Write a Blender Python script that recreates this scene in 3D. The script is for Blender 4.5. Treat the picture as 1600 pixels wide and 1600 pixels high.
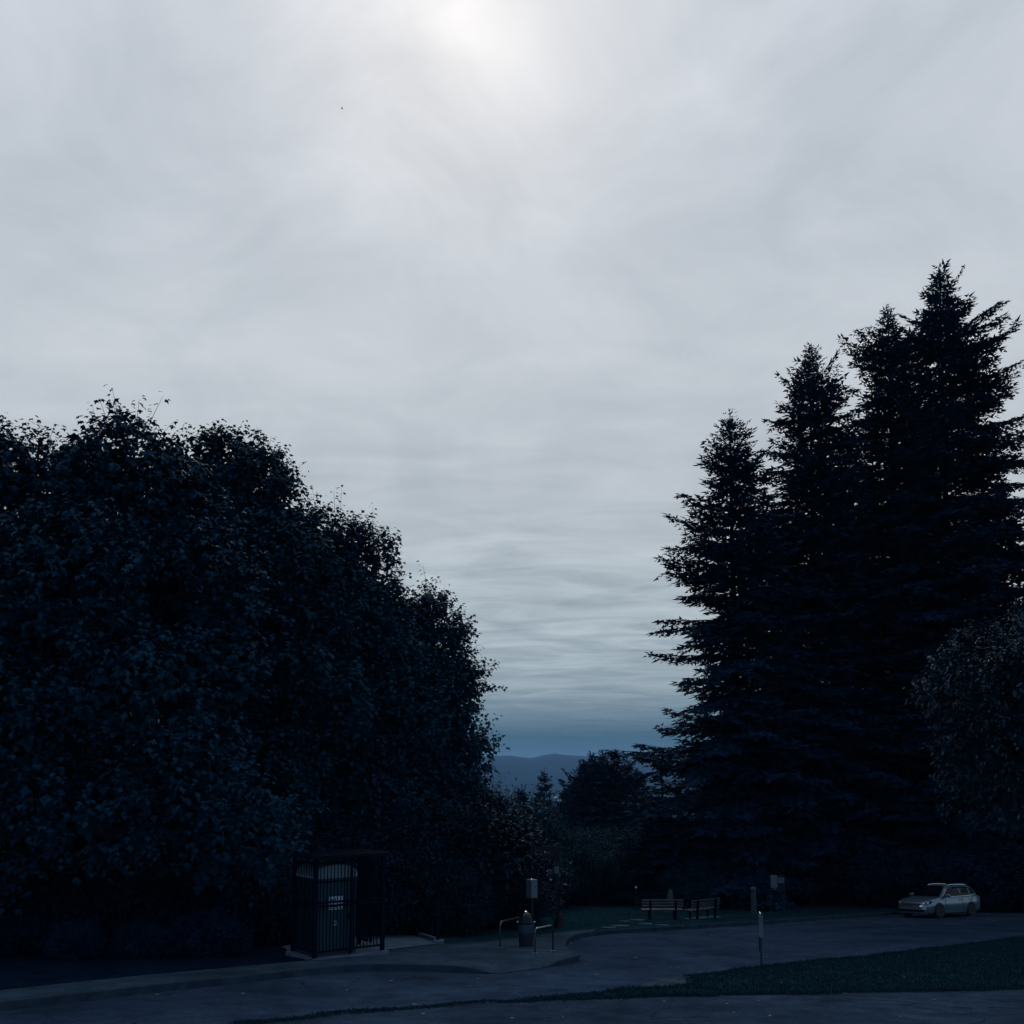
import bpy, bmesh, math, random
import numpy as np
from mathutils import Vector, Matrix, noise
from mathutils.geometry import delaunay_2d_cdt

R = math.radians
random.seed(7)
rng = np.random.default_rng(11)
scene = bpy.context.scene
col = scene.collection
for o in list(bpy.data.objects):
    bpy.data.objects.remove(o)

# ------------------------------------------------------------------ camera
F = 1604.0 / 1600.0            # focal length in picture widths
PITCH = math.atan(195 / 1604)
CAMZ = 2.95
SLOPE = 0.085                  # the park falls away from the camera
cam = bpy.data.cameras.new('camera')
cam.sensor_width = 36.0
cam.lens = 36.0 * F
cam.shift_y = 0.125
cam.clip_start = 0.1
cam.clip_end = 40000
co = bpy.data.objects.new('camera', cam)
col.objects.link(co)
co.location = (0, 0, CAMZ)
co.rotation_euler = (math.pi / 2 + PITCH, 0, 0)
scene.camera = co

# ------------------------------------------------------------------ sky, sun, exposure
SUN_EL, SUN_AZ = R(38.2), R(-2.9)
SD = Vector((math.sin(SUN_AZ) * math.cos(SUN_EL), math.cos(SUN_AZ) * math.cos(SUN_EL), math.sin(SUN_EL)))
world = bpy.data.worlds.new('World')
scene.world = world
world.use_nodes = True
nt = world.node_tree
nt.nodes.clear()


def N(tree, kind, **kw):
    n = tree.nodes.new(kind)
    for k, v in kw.items():
        if k.startswith('i_'):
            n.inputs[k[2:].replace('_', ' ')].default_value = v
        else:
            setattr(n, k, v)
    return n


def math_node(tree, op, a, b=None, clamp=False):
    n = tree.nodes.new('ShaderNodeMath')
    n.operation = op
    n.use_clamp = clamp
    for i, s in enumerate((a, b)):
        if s is None:
            continue
        if isinstance(s, (int, float)):
            n.inputs[i].default_value = s
        else:
            tree.links.new(s, n.inputs[i])
    return n.outputs[0]


def ramp(tree, fac, stops, interp='EASE'):
    n = tree.nodes.new('ShaderNodeValToRGB')
    e = n.color_ramp
    e.interpolation = interp
    while len(e.elements) < len(stops):
        e.elements.new(0.5)
    for el, (p, c) in zip(e.elements, stops):
        el.position = p
        el.color = (c, c, c, 1) if isinstance(c, (int, float)) else (*c, 1)
    tree.links.new(fac, n.inputs[0])
    return n.outputs[0]


def mixc(tree, kind, fac, a, b):
    n = tree.nodes.new('ShaderNodeMix')
    n.data_type = 'RGBA'
    n.blend_type = kind
    n.clamp_result = False
    for idx, s in ((0, fac), (6, a), (7, b)):
        if isinstance(s, (int, float)):
            n.inputs[idx].default_value = s
        elif isinstance(s, tuple):
            n.inputs[idx].default_value = (*s, 1)
        else:
            tree.links.new(s, n.inputs[idx])
    return n.outputs[2]


def build_sky():
    t = nt
    L = t.links.new
    tc = N(t, 'ShaderNodeTexCoord')
    sep = N(t, 'ShaderNodeSeparateXYZ')
    L(tc.outputs['Generated'], sep.inputs[0])
    z = math_node(t, 'MAXIMUM', sep.outputs[2], 0.0)
    # angle to the sun
    dot = N(t, 'ShaderNodeVectorMath', operation='DOT_PRODUCT')
    L(tc.outputs['Generated'], dot.inputs[0])
    dot.inputs[1].default_value = SD
    d = dot.outputs['Value']
    # cloud deck coordinates: the direction projected on a flat layer
    zz = math_node(t, 'ADD', z, 0.07)
    px = math_node(t, 'DIVIDE', sep.outputs[0], zz)
    py = math_node(t, 'DIVIDE', sep.outputs[1], zz)
    cmb = N(t, 'ShaderNodeCombineXYZ')
    L(px, cmb.inputs[0])
    L(py, cmb.inputs[1])
    mp = N(t, 'ShaderNodeMapping')
    L(cmb.outputs[0], mp.inputs[0])
    mp.inputs['Scale'].default_value = (0.55, 1.0, 1)
    mp.inputs['Rotation'].default_value = (0, 0, R(12))
    n1 = N(t, 'ShaderNodeTexNoise', noise_dimensions='3D')
    L(mp.outputs[0], n1.inputs['Vector'])
    n1.inputs['Scale'].default_value = 3.4
    n1.inputs['Detail'].default_value = 10
    n1.inputs['Roughness'].default_value = 0.57
    n1.inputs['Distortion'].default_value = 0.8
    n2 = N(t, 'ShaderNodeTexNoise', noise_dimensions='3D')
    mp2 = N(t, 'ShaderNodeMapping')
    L(tc.outputs['Generated'], mp2.inputs[0])
    mp2.inputs['Rotation'].default_value = (R(20), R(35), 0)
    mp2.inputs['Scale'].default_value = (1.0, 1.0, 1.6)
    L(mp2.outputs[0], n2.inputs['Vector'])
    n2.inputs['Scale'].default_value = 5.2
    n2.inputs['Detail'].default_value = 9
    n2.inputs['Roughness'].default_value = 0.58
    n2.inputs['Distortion'].default_value = 0.6
    base = ramp(t, z, [(0.0, (.047, .110, .170)), (.028, (.058, .126, .188)), (.05, (.165, .245, .305)),
                       (.075, (.300, .378, .432)), (.125, (.395, .470, .522)), (.24, (.470, .526, .577)),
                       (.36, (.545, .592, .648)), (.60, (.545, .592, .655))], 'LINEAR')
    a = math_node(t, 'SUBTRACT', n1.outputs[0], 0.5)
    b = math_node(t, 'SUBTRACT', n2.outputs[0], 0.5)
    amp = ramp(t, z, [(0, .25), (.05, .80), (.11, 1.15), (.18, .95), (.27, .38), (.42, .10)], 'LINEAR')
    s1 = math_node(t, 'MULTIPLY', math_node(t, 'MULTIPLY', a, 1.05), amp)
    s2 = math_node(t, 'MULTIPLY', b, ramp(t, z, [(0, .02), (.12, .20), (.3, .50), (.6, .55)], 'LINEAR'))
    m = math_node(t, 'ADD', math_node(t, 'ADD', s1, s2), 1.0)
    mm = N(t, 'ShaderNodeCombineXYZ')
    # darker streaks are also a little bluer
    L(math_node(t, 'POWER', m, 1.12), mm.inputs[0])
    L(m, mm.inputs[1])
    L(math_node(t, 'POWER', m, 0.90), mm.inputs[2])
    cloud = mixc(t, 'MULTIPLY', 1.0, base, mm.outputs[0])
    # the veiled sun: a bright patch with a soft halo, uneven where cloud is thicker
    dd = math_node(t, 'MAXIMUM', d, 0.0)
    wob = math_node(t, 'ADD', math_node(t, 'MULTIPLY', b, 0.9), 1.0)
    h1 = math_node(t, 'MULTIPLY', math_node(t, 'POWER', dd, 115.0), 0.26)
    h1 = math_node(t, 'MULTIPLY', h1, wob)
    h2 = math_node(t, 'MULTIPLY', math_node(t, 'POWER', dd, 40.0), 0.045)
    h3 = math_node(t, 'MULTIPLY', math_node(t, 'POWER', dd, 900.0), 0.07)
    hs = math_node(t, 'ADD', math_node(t, 'ADD', h1, h2), h3)
    hv = N(t, 'ShaderNodeCombineXYZ')
    L(math_node(t, 'MULTIPLY', hs, 1.14), hv.inputs[0])
    L(math_node(t, 'MULTIPLY', hs, 0.97), hv.inputs[1])
    L(math_node(t, 'MULTIPLY', hs, 0.80), hv.inputs[2])
    cloud = mixc(t, 'ADD', 1.0, cloud, hv.outputs[0])
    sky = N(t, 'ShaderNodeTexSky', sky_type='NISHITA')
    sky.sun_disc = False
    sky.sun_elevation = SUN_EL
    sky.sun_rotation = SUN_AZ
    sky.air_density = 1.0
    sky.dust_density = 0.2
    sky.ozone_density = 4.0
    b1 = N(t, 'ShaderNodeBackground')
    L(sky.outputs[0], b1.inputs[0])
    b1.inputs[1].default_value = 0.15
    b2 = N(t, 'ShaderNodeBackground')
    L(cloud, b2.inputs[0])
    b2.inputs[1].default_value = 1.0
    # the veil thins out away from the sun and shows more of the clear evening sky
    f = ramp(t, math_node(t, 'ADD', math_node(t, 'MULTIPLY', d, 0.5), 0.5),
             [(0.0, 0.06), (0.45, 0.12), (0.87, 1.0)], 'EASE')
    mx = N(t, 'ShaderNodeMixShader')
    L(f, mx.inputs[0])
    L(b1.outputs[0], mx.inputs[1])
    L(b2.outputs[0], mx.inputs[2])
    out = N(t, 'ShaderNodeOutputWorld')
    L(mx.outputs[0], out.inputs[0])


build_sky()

sun = bpy.data.lights.new('sun', 'SUN')
sun.energy = 0.5
sun.angle = R(10)
sun.color = (1.0, 0.99, 0.98)
so = bpy.data.objects.new('sun', sun)
col.objects.link(so)
so.rotation_euler = (-SD).to_track_quat('-Z', 'Y').to_euler()
so.location = SD * 200

vs = scene.view_settings
scene.display_settings.display_device = 'sRGB'
vs.view_transform = 'Standard'
vs.look = 'None'
vs.exposure = 0.0
vs.gamma = 1.0
vs.use_curve_mapping = False
scene.cycles.max_bounces = 6
scene.cycles.diffuse_bounces = 3
scene.cycles.transparent_max_bounces = 8
scene.cycles.volume_bounces = 0
scene.cycles.use_denoising = True
try:
    scene.cycles.denoiser = 'OPENIMAGEDENOISE'
except Exception:
    pass

# ------------------------------------------------------------------ helpers
CP, SP = math.cos(PITCH), math.sin(PITCH)


def ray(u, v):
    """viewing direction of a point of the 1600 px survey picture"""
    xc, yc = (u - 800) / 1604, (1000 - v) / 1604
    return Vector((xc, CP - yc * SP, SP + yc * CP))


def G(u, v, h=0.0):
    """survey point on the sloping park plane (raised by h)"""
    d = ray(u, v)
    t = (CAMZ - h) / (-(d.z + SLOPE * d.y))
    return Vector((d.x * t, d.y * t, CAMZ + d.z * t))


def at(u, v, Y):
    d = ray(u, v)
    t = Y / d.y
    return Vector((d.x * t, Y, CAMZ + d.z * t))


def gz(x, y):
    """terrain height"""
    if y < 75:
        return -SLOPE * y
    pts = [(75, -6.375), (110, -12), (160, -24), (300, -52), (800, -105), (2500, -125), (30000, -125)]
    for (a, za), (b, zb) in zip(pts, pts[1:]):
        if y <= b:
            f = (y - a) / (b - a)
            return za + (zb - za) * f
    return pts[-1][1]


def link(o, parent=None):
    col.objects.link(o)
    if parent is not None:
        o.parent = parent
    return o


def mesh_obj(name, verts, faces, mat, parent=None, smooth=False, sharp=None, loc=None):
    me = bpy.data.meshes.new(name)
    me.from_pydata([tuple(v) for v in verts], [], faces)
    mats = mat if isinstance(mat, (list, tuple)) else [mat]
    for m_ in mats:
        me.materials.append(m_)
    if smooth:
        me.polygons.foreach_set('use_smooth', [True] * len(me.polygons))
        if sharp:
            me.set_sharp_from_angle(angle=R(sharp))
    me.update()
    o = bpy.data.objects.new(name, me)
    if loc is not None:
        o.location = loc
    return link(o, parent)


def np_mesh(name, V, quads, mat, smooth=False):
    """mesh from big numpy arrays, quads (n,k)"""
    me = bpy.data.meshes.new(name)
    n, k = quads.shape
    me.vertices.add(len(V))
    me.vertices.foreach_set('co', np.ascontiguousarray(V, dtype=np.float32).ravel())
    me.loops.add(n * k)
    me.loops.foreach_set('vertex_index', np.ascontiguousarray(quads, dtype=np.int32).ravel())
    me.polygons.add(n)
    me.polygons.foreach_set('loop_start', np.arange(0, n * k, k, dtype=np.int32))
    if smooth:
        me.polygons.foreach_set('use_smooth', np.ones(n, dtype=bool))
    me.materials.append(mat)
    me.update(calc_edges=True)
    return me


def thing(name, label, cat, loc=(0, 0, 0), rotz=0.0, group=None):
    o = bpy.data.objects.new(name, None)
    o.empty_display_size = 0.2
    o.location = loc
    o.rotation_euler = (0, 0, rotz)
    o['label'] = label
    o['category'] = cat
    if group:
        o['group'] = group
    return link(o)


def tag(o, label, cat, group=None):
    o['label'] = label
    o['category'] = cat
    if group:
        o['group'] = group
    return o


def struct(o):
    o['kind'] = 'structure'
    return o


class MB:
    def __init__(self):
        self.v, self.f, self.mi = [], [], []

    def add(self, verts, faces, mi=0):
        b = len(self.v)
        self.v += [tuple(p) for p in verts]
        self.f += [tuple(i + b for i in fc) for fc in faces]
        self.mi += [mi] * len(faces)
        return self

    def box(self, c, s, rot=None, mi=0, bev=0.0):
        x, y, z = s[0] / 2, s[1] / 2, s[2] / 2
        if bev > 0:
            b = min(bev, x * .9, y * .9, z * .9)
            pts, fcs = [], []
            bm = bmesh.new()
            bmesh.ops.create_cube(bm, size=1.0)
            for vv in bm.verts:
                vv.co = Vector((vv.co.x * s[0], vv.co.y * s[1], vv.co.z * s[2]))
            bmesh.ops.bevel(bm, geom=list(bm.edges), offset=b, segments=1, affect='EDGES')
            bm.verts.index_update()
            pts = [vv.co.copy() for vv in bm.verts]
            fcs = [[vv.index for vv in ff.verts] for ff in bm.faces]
            bm.free()
        else:
            pts = [Vector(p) for p in ((-x, -y, -z), (x, -y, -z), (x, y, -z), (-x, y, -z),
                                       (-x, -y, z), (x, -y, z), (x, y, z), (-x, y, z))]
            fcs = [(0, 3, 2, 1), (4, 5, 6, 7), (0, 1, 5, 4), (1, 2, 6, 5), (2, 3, 7, 6), (3, 0, 4, 7)]
        if rot is not None:
            pts = [rot @ p for p in pts]
        c = Vector(c)
        return self.add([p + c for p in pts], fcs, mi)

    def bar(self, a, b, w, d=None, mi=0):
        """rectangular bar between two points"""
        a, b = Vector(a), Vector(b)
        ax = (b - a)
        L_ = ax.length
        rot = ax.to_track_quat('Z', 'Y').to_matrix()
        return self.box((a + b) / 2, (w, d or w, L_), rot, mi)

    def tube(self, pts, rad, n=8, cap=True, mi=0):
        pts = [Vector(p) for p in pts]
        if isinstance(rad, (int, float)):
            rad = [rad] * len(pts)
        rings = []
        up = None
        for i, p in enumerate(pts):
            t = (pts[min(i + 1, len(pts) - 1)] - pts[max(i - 1, 0)]).normalized()
            if up is None:
                up = t.orthogonal().normalized()
            up = (up - t * up.dot(t))
            up = up.normalized() if up.length > 1e-6 else t.orthogonal().normalized()
            sd = t.cross(up)
            rings.append([p + (up * math.cos(a) + sd * math.sin(a)) * rad[i]
                          for a in (2 * math.pi * k / n for k in range(n))])
        V = [q for r in rings for q in r]
        Fc = []
        for i in range(len(rings) - 1):
            for k in range(n):
                k2 = (k + 1) % n
                Fc.append((i * n + k, i * n + k2, (i + 1) * n + k2, (i + 1) * n + k))
        if cap:
            Fc.append(tuple(reversed(range(n))))
            Fc.append(tuple(range((len(rings) - 1) * n, len(rings) * n)))
        return self.add(V, Fc, mi)

    def lathe(self, prof, n=20, c=(0, 0, 0), mi=0, axis='Z'):
        V, Fc = [], []
        for (r, z) in prof:
            for k in range(n):
                a = 2 * math.pi * k / n
                if axis == 'Z':
                    p = (c[0] + r * math.cos(a), c[1] + r * math.sin(a), c[2] + z)
                else:
                    p = (c[0] + r * math.cos(a), c[1] + z, c[2] + r * math.sin(a))
                V.append(p)
        for i in range(len(prof) - 1):
            for k in range(n):
                k2 = (k + 1) % n
                q = (i * n + k, i * n + k2, (i + 1) * n + k2, (i + 1) * n + k)
                Fc.append(q if axis == 'Z' else tuple(reversed(q)))
        a_, b_ = tuple(range(n)), tuple(range((len(prof) - 1) * n, len(prof) * n))
        if prof[0][0] > 1e-5:
            Fc.append(tuple(reversed(a_)) if axis == 'Z' else a_)
        if prof[-1][0] > 1e-5:
            Fc.append(b_ if axis == 'Z' else tuple(reversed(b_)))
        return self.add(V, Fc, mi)

    def build(self, name, mat, parent=None, smooth=False, sharp=35, loc=None):
        o = mesh_obj(name, self.v, self.f, mat, parent, smooth, sharp, loc)
        if any(self.mi):
            o.data.polygons.foreach_set('material_index', self.mi)
        return o


# ------------------------------------------------------------------ materials
def mat(name, color, rough=0.7, spec=0.5, metal=0.0, var=0.25, scale=4.0, bump=0.0, bscale=40.0, color2=None,
        trans=0.0, coat=0.0):
    m = bpy.data.materials.new(name)
    m.use_nodes = True
    t = m.node_tree
    p = t.nodes['Principled BSDF']
    p.inputs['Roughness'].default_value = rough
    p.inputs['Specular IOR Level'].default_value = spec
    p.inputs['Metallic'].default_value = metal
    p.inputs['Coat Weight'].default_value = coat
    tc = t.nodes.new('ShaderNodeTexCoord')
    ns = t.nodes.new('ShaderNodeTexNoise')
    ns.inputs['Scale'].default_value = scale
    ns.inputs['Detail'].default_value = 6
    ns.inputs['Roughness'].default_value = 0.6
    t.links.new(tc.outputs['Object'], ns.inputs['Vector'])
    c2 = color2 or tuple(c * (1 - var) for c in color)
    c1 = tuple(min(1, c * (1 + var)) for c in color) if color2 is None else color
    cr = ramp(t, ns.outputs[0], [(0.3, c2), (0.7, c1)], 'LINEAR')
    t.links.new(cr, p.inputs['Base Color'])
    if bump:
        nb = t.nodes.new('ShaderNodeTexNoise')
        nb.inputs['Scale'].default_value = bscale
        nb.inputs['Detail'].default_value = 4
        t.links.new(tc.outputs['Object'], nb.inputs['Vector'])
        bp = t.nodes.new('ShaderNodeBump')
        bp.inputs['Strength'].default_value = bump
        bp.inputs['Distance'].default_value = 0.01
        t.links.new(nb.outputs[0], bp.inputs['Height'])
        t.links.new(bp.outputs[0], p.inputs['Normal'])
    if trans:
        p.inputs['Transmission Weight'].default_value = trans
    return m


def leaf_mat(name, c_dark, c_light, rough=0.4, spec=0.5, transl=0.25):
    """leaf: random tone for every leaf island, some light through the blade"""
    m = bpy.data.materials.new(name)
    m.use_nodes = True
    t = m.node_tree
    p = t.nodes['Principled BSDF']
    p.inputs['Roughness'].default_value = rough
    p.inputs['Specular IOR Level'].default_value = spec
    g = t.nodes.new('ShaderNodeNewGeometry')
    tc = t.nodes.new('ShaderNodeTexCoord')
    ns = t.nodes.new('ShaderNodeTexNoise')
    ns.inputs['Scale'].default_value = 0.55
    ns.inputs['Detail'].default_value = 3
    t.links.new(tc.outputs['Object'], ns.inputs['Vector'])
    f = math_node(t, 'ADD', math_node(t, 'MULTIPLY', g.outputs['Random Per Island'], 0.35),
                  math_node(t, 'MULTIPLY', math_node(t, 'SUBTRACT', ns.outputs[0], 0.28), 1.1), clamp=True)
    c = mixc(t, 'MIX', f, c_dark, c_light)
    t.links.new(c, p.inputs['Base Color'])
    tl = t.nodes.new('ShaderNodeBsdfTranslucent')
    t.links.new(c, tl.inputs[0])
    mx = t.nodes.new('ShaderNodeMixShader')
    mx.inputs[0].default_value = transl
    t.links.new(p.outputs[0], mx.inputs[1])
    t.links.new(tl.outputs[0], mx.inputs[2])
    t.links.new(mx.outputs[0], t.nodes['Material Output'].inputs[0])
    return m


def asphalt(name, base, seed=0.0, patch=0.35, crack=True):
    m = bpy.data.materials.new(name)
    m.use_nodes = True
    t = m.node_tree
    p = t.nodes['Principled BSDF']
    p.inputs['Roughness'].default_value = 0.85
    p.inputs['Specular IOR Level'].default_value = 0.0
    tc = t.nodes.new('ShaderNodeTexCoord')
    mp = t.nodes.new('ShaderNodeMapping')
    mp.inputs['Location'].default_value = (seed, seed * 2, 0)
    t.links.new(tc.outputs['Object'], mp.inputs[0])

    def nz(s, d=5, r=0.6):
        n = t.nodes.new('ShaderNodeTexNoise')
        n.inputs['Scale'].default_value = s
        n.inputs['Detail'].default_value = d
        n.inputs['Roughness'].default_value = r
        t.links.new(mp.outputs[0], n.inputs['Vector'])
        return n.outputs[0]
    big = ramp(t, nz(0.35, 4), [(0.32, 1 - patch), (0.68, 1 + patch)], 'LINEAR')
    agg = ramp(t, nz(26, 3, 0.8), [(0.3, 0.55), (0.62, 1.25), (0.75, 2.0)], 'LINEAR')
    c = mixc(t, 'MULTIPLY', 1.0, base, big)
    c = mixc(t, 'MULTIPLY', 1.0, c, agg)
    c = mixc(t, 'MULTIPLY', 1.0, c, ramp(t, nz(1.7, 8, .7), [(0.34, .72), (0.66, 1.28)], 'LINEAR'))
    if crack:
        vo = t.nodes.new('ShaderNodeTexVoronoi')
        vo.feature = 'DISTANCE_TO_EDGE'
        vo.inputs['Scale'].default_value = 0.42
        wv = t.nodes.new('ShaderNodeTexNoise')
        wv.inputs['Scale'].default_value = 1.5
        t.links.new(mp.outputs[0], wv.inputs['Vector'])
        ad = mixc(t, 'ADD', 0.55, mp.outputs[0], wv.outputs[1])
        t.links.new(ad, vo.inputs['Vector'])
        cr = ramp(t, vo.outputs['Distance'], [(0.0, 0.35), (0.012, 1.0)], 'LINEAR')
        gate = ramp(t, nz(0.22, 2), [(0.50, 0.0), (0.58, 1.0)], 'LINEAR')
        c2 = mixc(t, 'MULTIPLY', gate, c, cr)
        c = c2
    t.links.new(c, p.inputs['Base Color'])
    bp = t.nodes.new('ShaderNodeBump')
    bp.inputs['Strength'].default_value = 0.5
    bp.inputs['Distance'].default_value = 0.01
    t.links.new(nz(45, 3), bp.inputs['Height'])
    t.links.new(bp.outputs[0], p.inputs['Normal'])
    return m


M = {}
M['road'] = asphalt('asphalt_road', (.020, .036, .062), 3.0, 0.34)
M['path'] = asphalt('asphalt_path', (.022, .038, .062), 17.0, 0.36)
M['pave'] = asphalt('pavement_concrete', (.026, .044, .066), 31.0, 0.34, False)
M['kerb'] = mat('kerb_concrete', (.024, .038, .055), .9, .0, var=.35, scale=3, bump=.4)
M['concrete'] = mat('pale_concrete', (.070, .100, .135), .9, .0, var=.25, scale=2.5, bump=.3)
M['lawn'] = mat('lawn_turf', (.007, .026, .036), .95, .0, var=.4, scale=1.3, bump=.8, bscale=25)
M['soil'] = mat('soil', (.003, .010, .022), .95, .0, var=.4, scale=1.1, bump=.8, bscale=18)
M['dirt'] = mat('bare_dirt', (.034, .050, .066), .95, .0, var=.35, scale=2.2, bump=.6, bscale=20)
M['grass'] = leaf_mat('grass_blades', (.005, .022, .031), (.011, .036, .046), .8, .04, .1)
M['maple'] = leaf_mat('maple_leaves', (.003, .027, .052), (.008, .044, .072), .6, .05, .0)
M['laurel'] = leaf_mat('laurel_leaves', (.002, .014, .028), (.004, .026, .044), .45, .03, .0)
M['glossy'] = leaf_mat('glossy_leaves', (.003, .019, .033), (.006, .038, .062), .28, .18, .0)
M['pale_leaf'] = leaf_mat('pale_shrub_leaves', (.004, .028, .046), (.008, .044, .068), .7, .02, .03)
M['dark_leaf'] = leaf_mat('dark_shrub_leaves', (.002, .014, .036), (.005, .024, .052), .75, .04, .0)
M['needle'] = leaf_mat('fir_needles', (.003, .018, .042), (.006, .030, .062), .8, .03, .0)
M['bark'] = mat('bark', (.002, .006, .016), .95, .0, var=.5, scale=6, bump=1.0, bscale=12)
M['hill'] = mat('wooded_hills', (.003, .014, .030), 1.0, .0, var=.5, scale=.006)
M['steel_dark'] = mat('dark_painted_steel', (.002, .005, .014), .7, .03, .0, var=.3, scale=8)
M['steel'] = mat('galvanised_steel', (.07, .09, .11), .22, .5, .9, var=.3, scale=9)
M['steel_dull'] = mat('dull_steel', (.028, .036, .046), .45, .5, .7, var=.3, scale=9)
M['wood'] = mat('weathered_wood', (.012, .014, .018), .8, .2, var=.4, scale=5, bump=.5, bscale=30)
M['wood_post'] = mat('grey_post_wood', (.035, .048, .058), .85, .2, var=.35, scale=7, bump=.6, bscale=20)
M['slat'] = mat('bench_slats', (.022, .030, .042), .28, .5, var=.35, scale=6, bump=.3, bscale=30)
M['toilet'] = mat('teal_plastic', (.008, .036, .055), .5, .3, var=.15, scale=2)
M['toilet_roof'] = mat('pale_plastic', (.13, .19, .22), .5, .4, var=.1, scale=3)
M['white'] = mat('white_sheet', (.48, .56, .62), .6, .3, var=.06, scale=3)
M['print'] = mat('dark_print', (.03, .035, .05), .6, .3, var=.1, scale=3)
M['grey_panel'] = mat('grey_enamel', (.070, .092, .110), .5, .4, var=.15, scale=4)
M['grey_panel2'] = mat('darker_enamel', (.05, .07, .09), .5, .4, var=.15, scale=4)
M['bin'] = mat('bin_plastic', (.008, .013, .024), .5, .4, var=.2, scale=4)
M['bag'] = mat('blue_bag', (.015, .035, .065), .35, .5, var=.3, scale=7, bump=.5, bscale=14)
M['paint'] = mat('silver_paint', (.080, .132, .168), .28, .5, .4, var=.05, scale=2, coat=.5)
M['black'] = mat('black_rubber', (.003, .006, .011), .75, .3, var=.2, scale=9)
M['trim'] = mat('black_trim', (.003, .005, .008), .2, .22, var=.2, scale=9)
M['chrome'] = mat('chrome', (.65, .67, .68), .15, .5, 1.0, var=.05, scale=5)
M['rim'] = mat('alloy', (.14, .17, .20), .35, .5, .8, var=.1, scale=5)
M['glass'] = mat('dark_glass', (.002, .004, .008), .04, .07, 0.0, var=.1, scale=2)
M['lamp'] = mat('lamp_glass', (.28, .30, .32), .08, .6, .3, var=.2, scale=30)
M['red'] = mat('red_lens', (.05, .006, .008), .15, .5, var=.2, scale=20)
M['house'] = mat('far_house_wall', (.55, .56, .56), .8, .2, var=.1, scale=.1)
M['bird'] = mat('dark_feathers', (.03, .03, .035), .8, .2, var=.2, scale=9)
M['litter'] = leaf_mat('fallen_leaves', (.03, .035, .035), (.12, .13, .13), .7, .3, .1)


# ------------------------------------------------------------------ terrain
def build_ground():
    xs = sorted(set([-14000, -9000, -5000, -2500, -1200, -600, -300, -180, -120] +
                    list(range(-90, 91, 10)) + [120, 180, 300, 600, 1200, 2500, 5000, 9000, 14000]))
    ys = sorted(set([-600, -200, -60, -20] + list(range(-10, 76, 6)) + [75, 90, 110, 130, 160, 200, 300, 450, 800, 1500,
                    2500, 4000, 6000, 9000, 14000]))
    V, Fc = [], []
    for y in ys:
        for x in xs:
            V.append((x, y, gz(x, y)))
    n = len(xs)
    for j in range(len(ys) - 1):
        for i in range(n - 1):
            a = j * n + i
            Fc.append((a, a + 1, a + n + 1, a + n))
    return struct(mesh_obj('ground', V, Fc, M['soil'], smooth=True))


build_ground()


def build_hills():
    V, Fc = [], []
    xs = np.linspace(-9000, 9000, 181)
    ys = np.linspace(5200, 12500, 50)
    for y in ys:
        f = (y - 5200) / 7300
        for x in xs:
            ridge = math.sin(min(1, f / 0.62) * math.pi / 2) ** 1.5
            # ridge line measured against the horizon
            h = 192 + 14 * math.sin(x / 640 + 1.05) + 15 * math.sin(x * .0106 - 3.05) + 7 * math.sin(x * .019 + 1)
            n = noise.fractal(Vector((x / 1500, y / 1500, 3.1)), 0.9, 2.0, 6)
            n2 = noise.fractal(Vector((x / 220, y / 220, 9.1)), 0.9, 2.0, 3)
            z = -128 + h * ridge * (1 + 0.10 * n) + 40 * n * ridge * (1 - ridge) + 5 * n2 * ridge
            V.append((x, y, z))
    n = len(xs)
    for j in range(len(ys) - 1):
        for i in range(n - 1):
            a = j * n + i
            Fc.append((a, a + 1, a + n + 1, a + n))
    return struct(mesh_obj('hills', V, Fc, M['hill'], smooth=True))


build_hills()


def inside(p, poly):
    x, y = p
    c = False
    j = len(poly) - 1
    for i in range(len(poly)):
        xi, yi = poly[i]
        xj, yj = poly[j]
        if (yi > y) != (yj > y) and x < (xj - xi) * (y - yi) / (yj - yi) + xi:
            c = not c
        j = i
    return c


def resample(pts, step):
    out = []
    for a, b in zip(pts, pts[1:]):
        n = max(1, int((b - a).length / step))
        for k in range(n):
            out.append(a + (b - a) * (k / n))
    out.append(pts[-1])
    return out


def smooth_line(pts, it=2):
    for _ in range(it):
        q = [pts[0]]
        for a, b in zip(pts, pts[1:]):
            q += [a * .75 + b * .25, a * .25 + b * .75]
        q.append(pts[-1])
        pts = q
    return pts


def sheet(name, poly, hfun, mat_, step=1.0):
    """flat sheet on the park plane: hfun(x, y) is its height above the plane"""
    P2 = [Vector((p.x, p.y)) for p in poly]
    tup = [(p.x, p.y) for p in P2]
    x0, x1 = min(p[0] for p in tup), max(p[0] for p in tup)
    y0, y1 = min(p[1] for p in tup), max(p[1] for p in tup)
    pts = list(P2)
    nx, ny = int((x1 - x0) / step), int((y1 - y0) / step)
    for i in range(1, nx):
        for j in range(1, ny):
            q = (x0 + i * step + .17 * math.sin(j * 9.1), y0 + j * step + .17 * math.sin(i * 7.3))
            if inside(q, tup):
                pts.append(Vector(q))
    n = len(P2)
    vo, _, fo, *_ = delaunay_2d_cdt(pts, [], [list(range(n))], 1, 1e-4)
    V = [(p.x, p.y, -SLOPE * p.y + hfun(p.x, p.y)) for p in vo]
    Fc = []
    for f in fo:
        a, b, c = (vo[i] for i in f[:3])
        if (b - a).cross(c - a) < 0:
            f = list(reversed(f))
        Fc.append(tuple(f))
    return mesh_obj(name, V, Fc, mat_, smooth=True)


def flat(p):
    return Vector((p.x, p.y))


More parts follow.
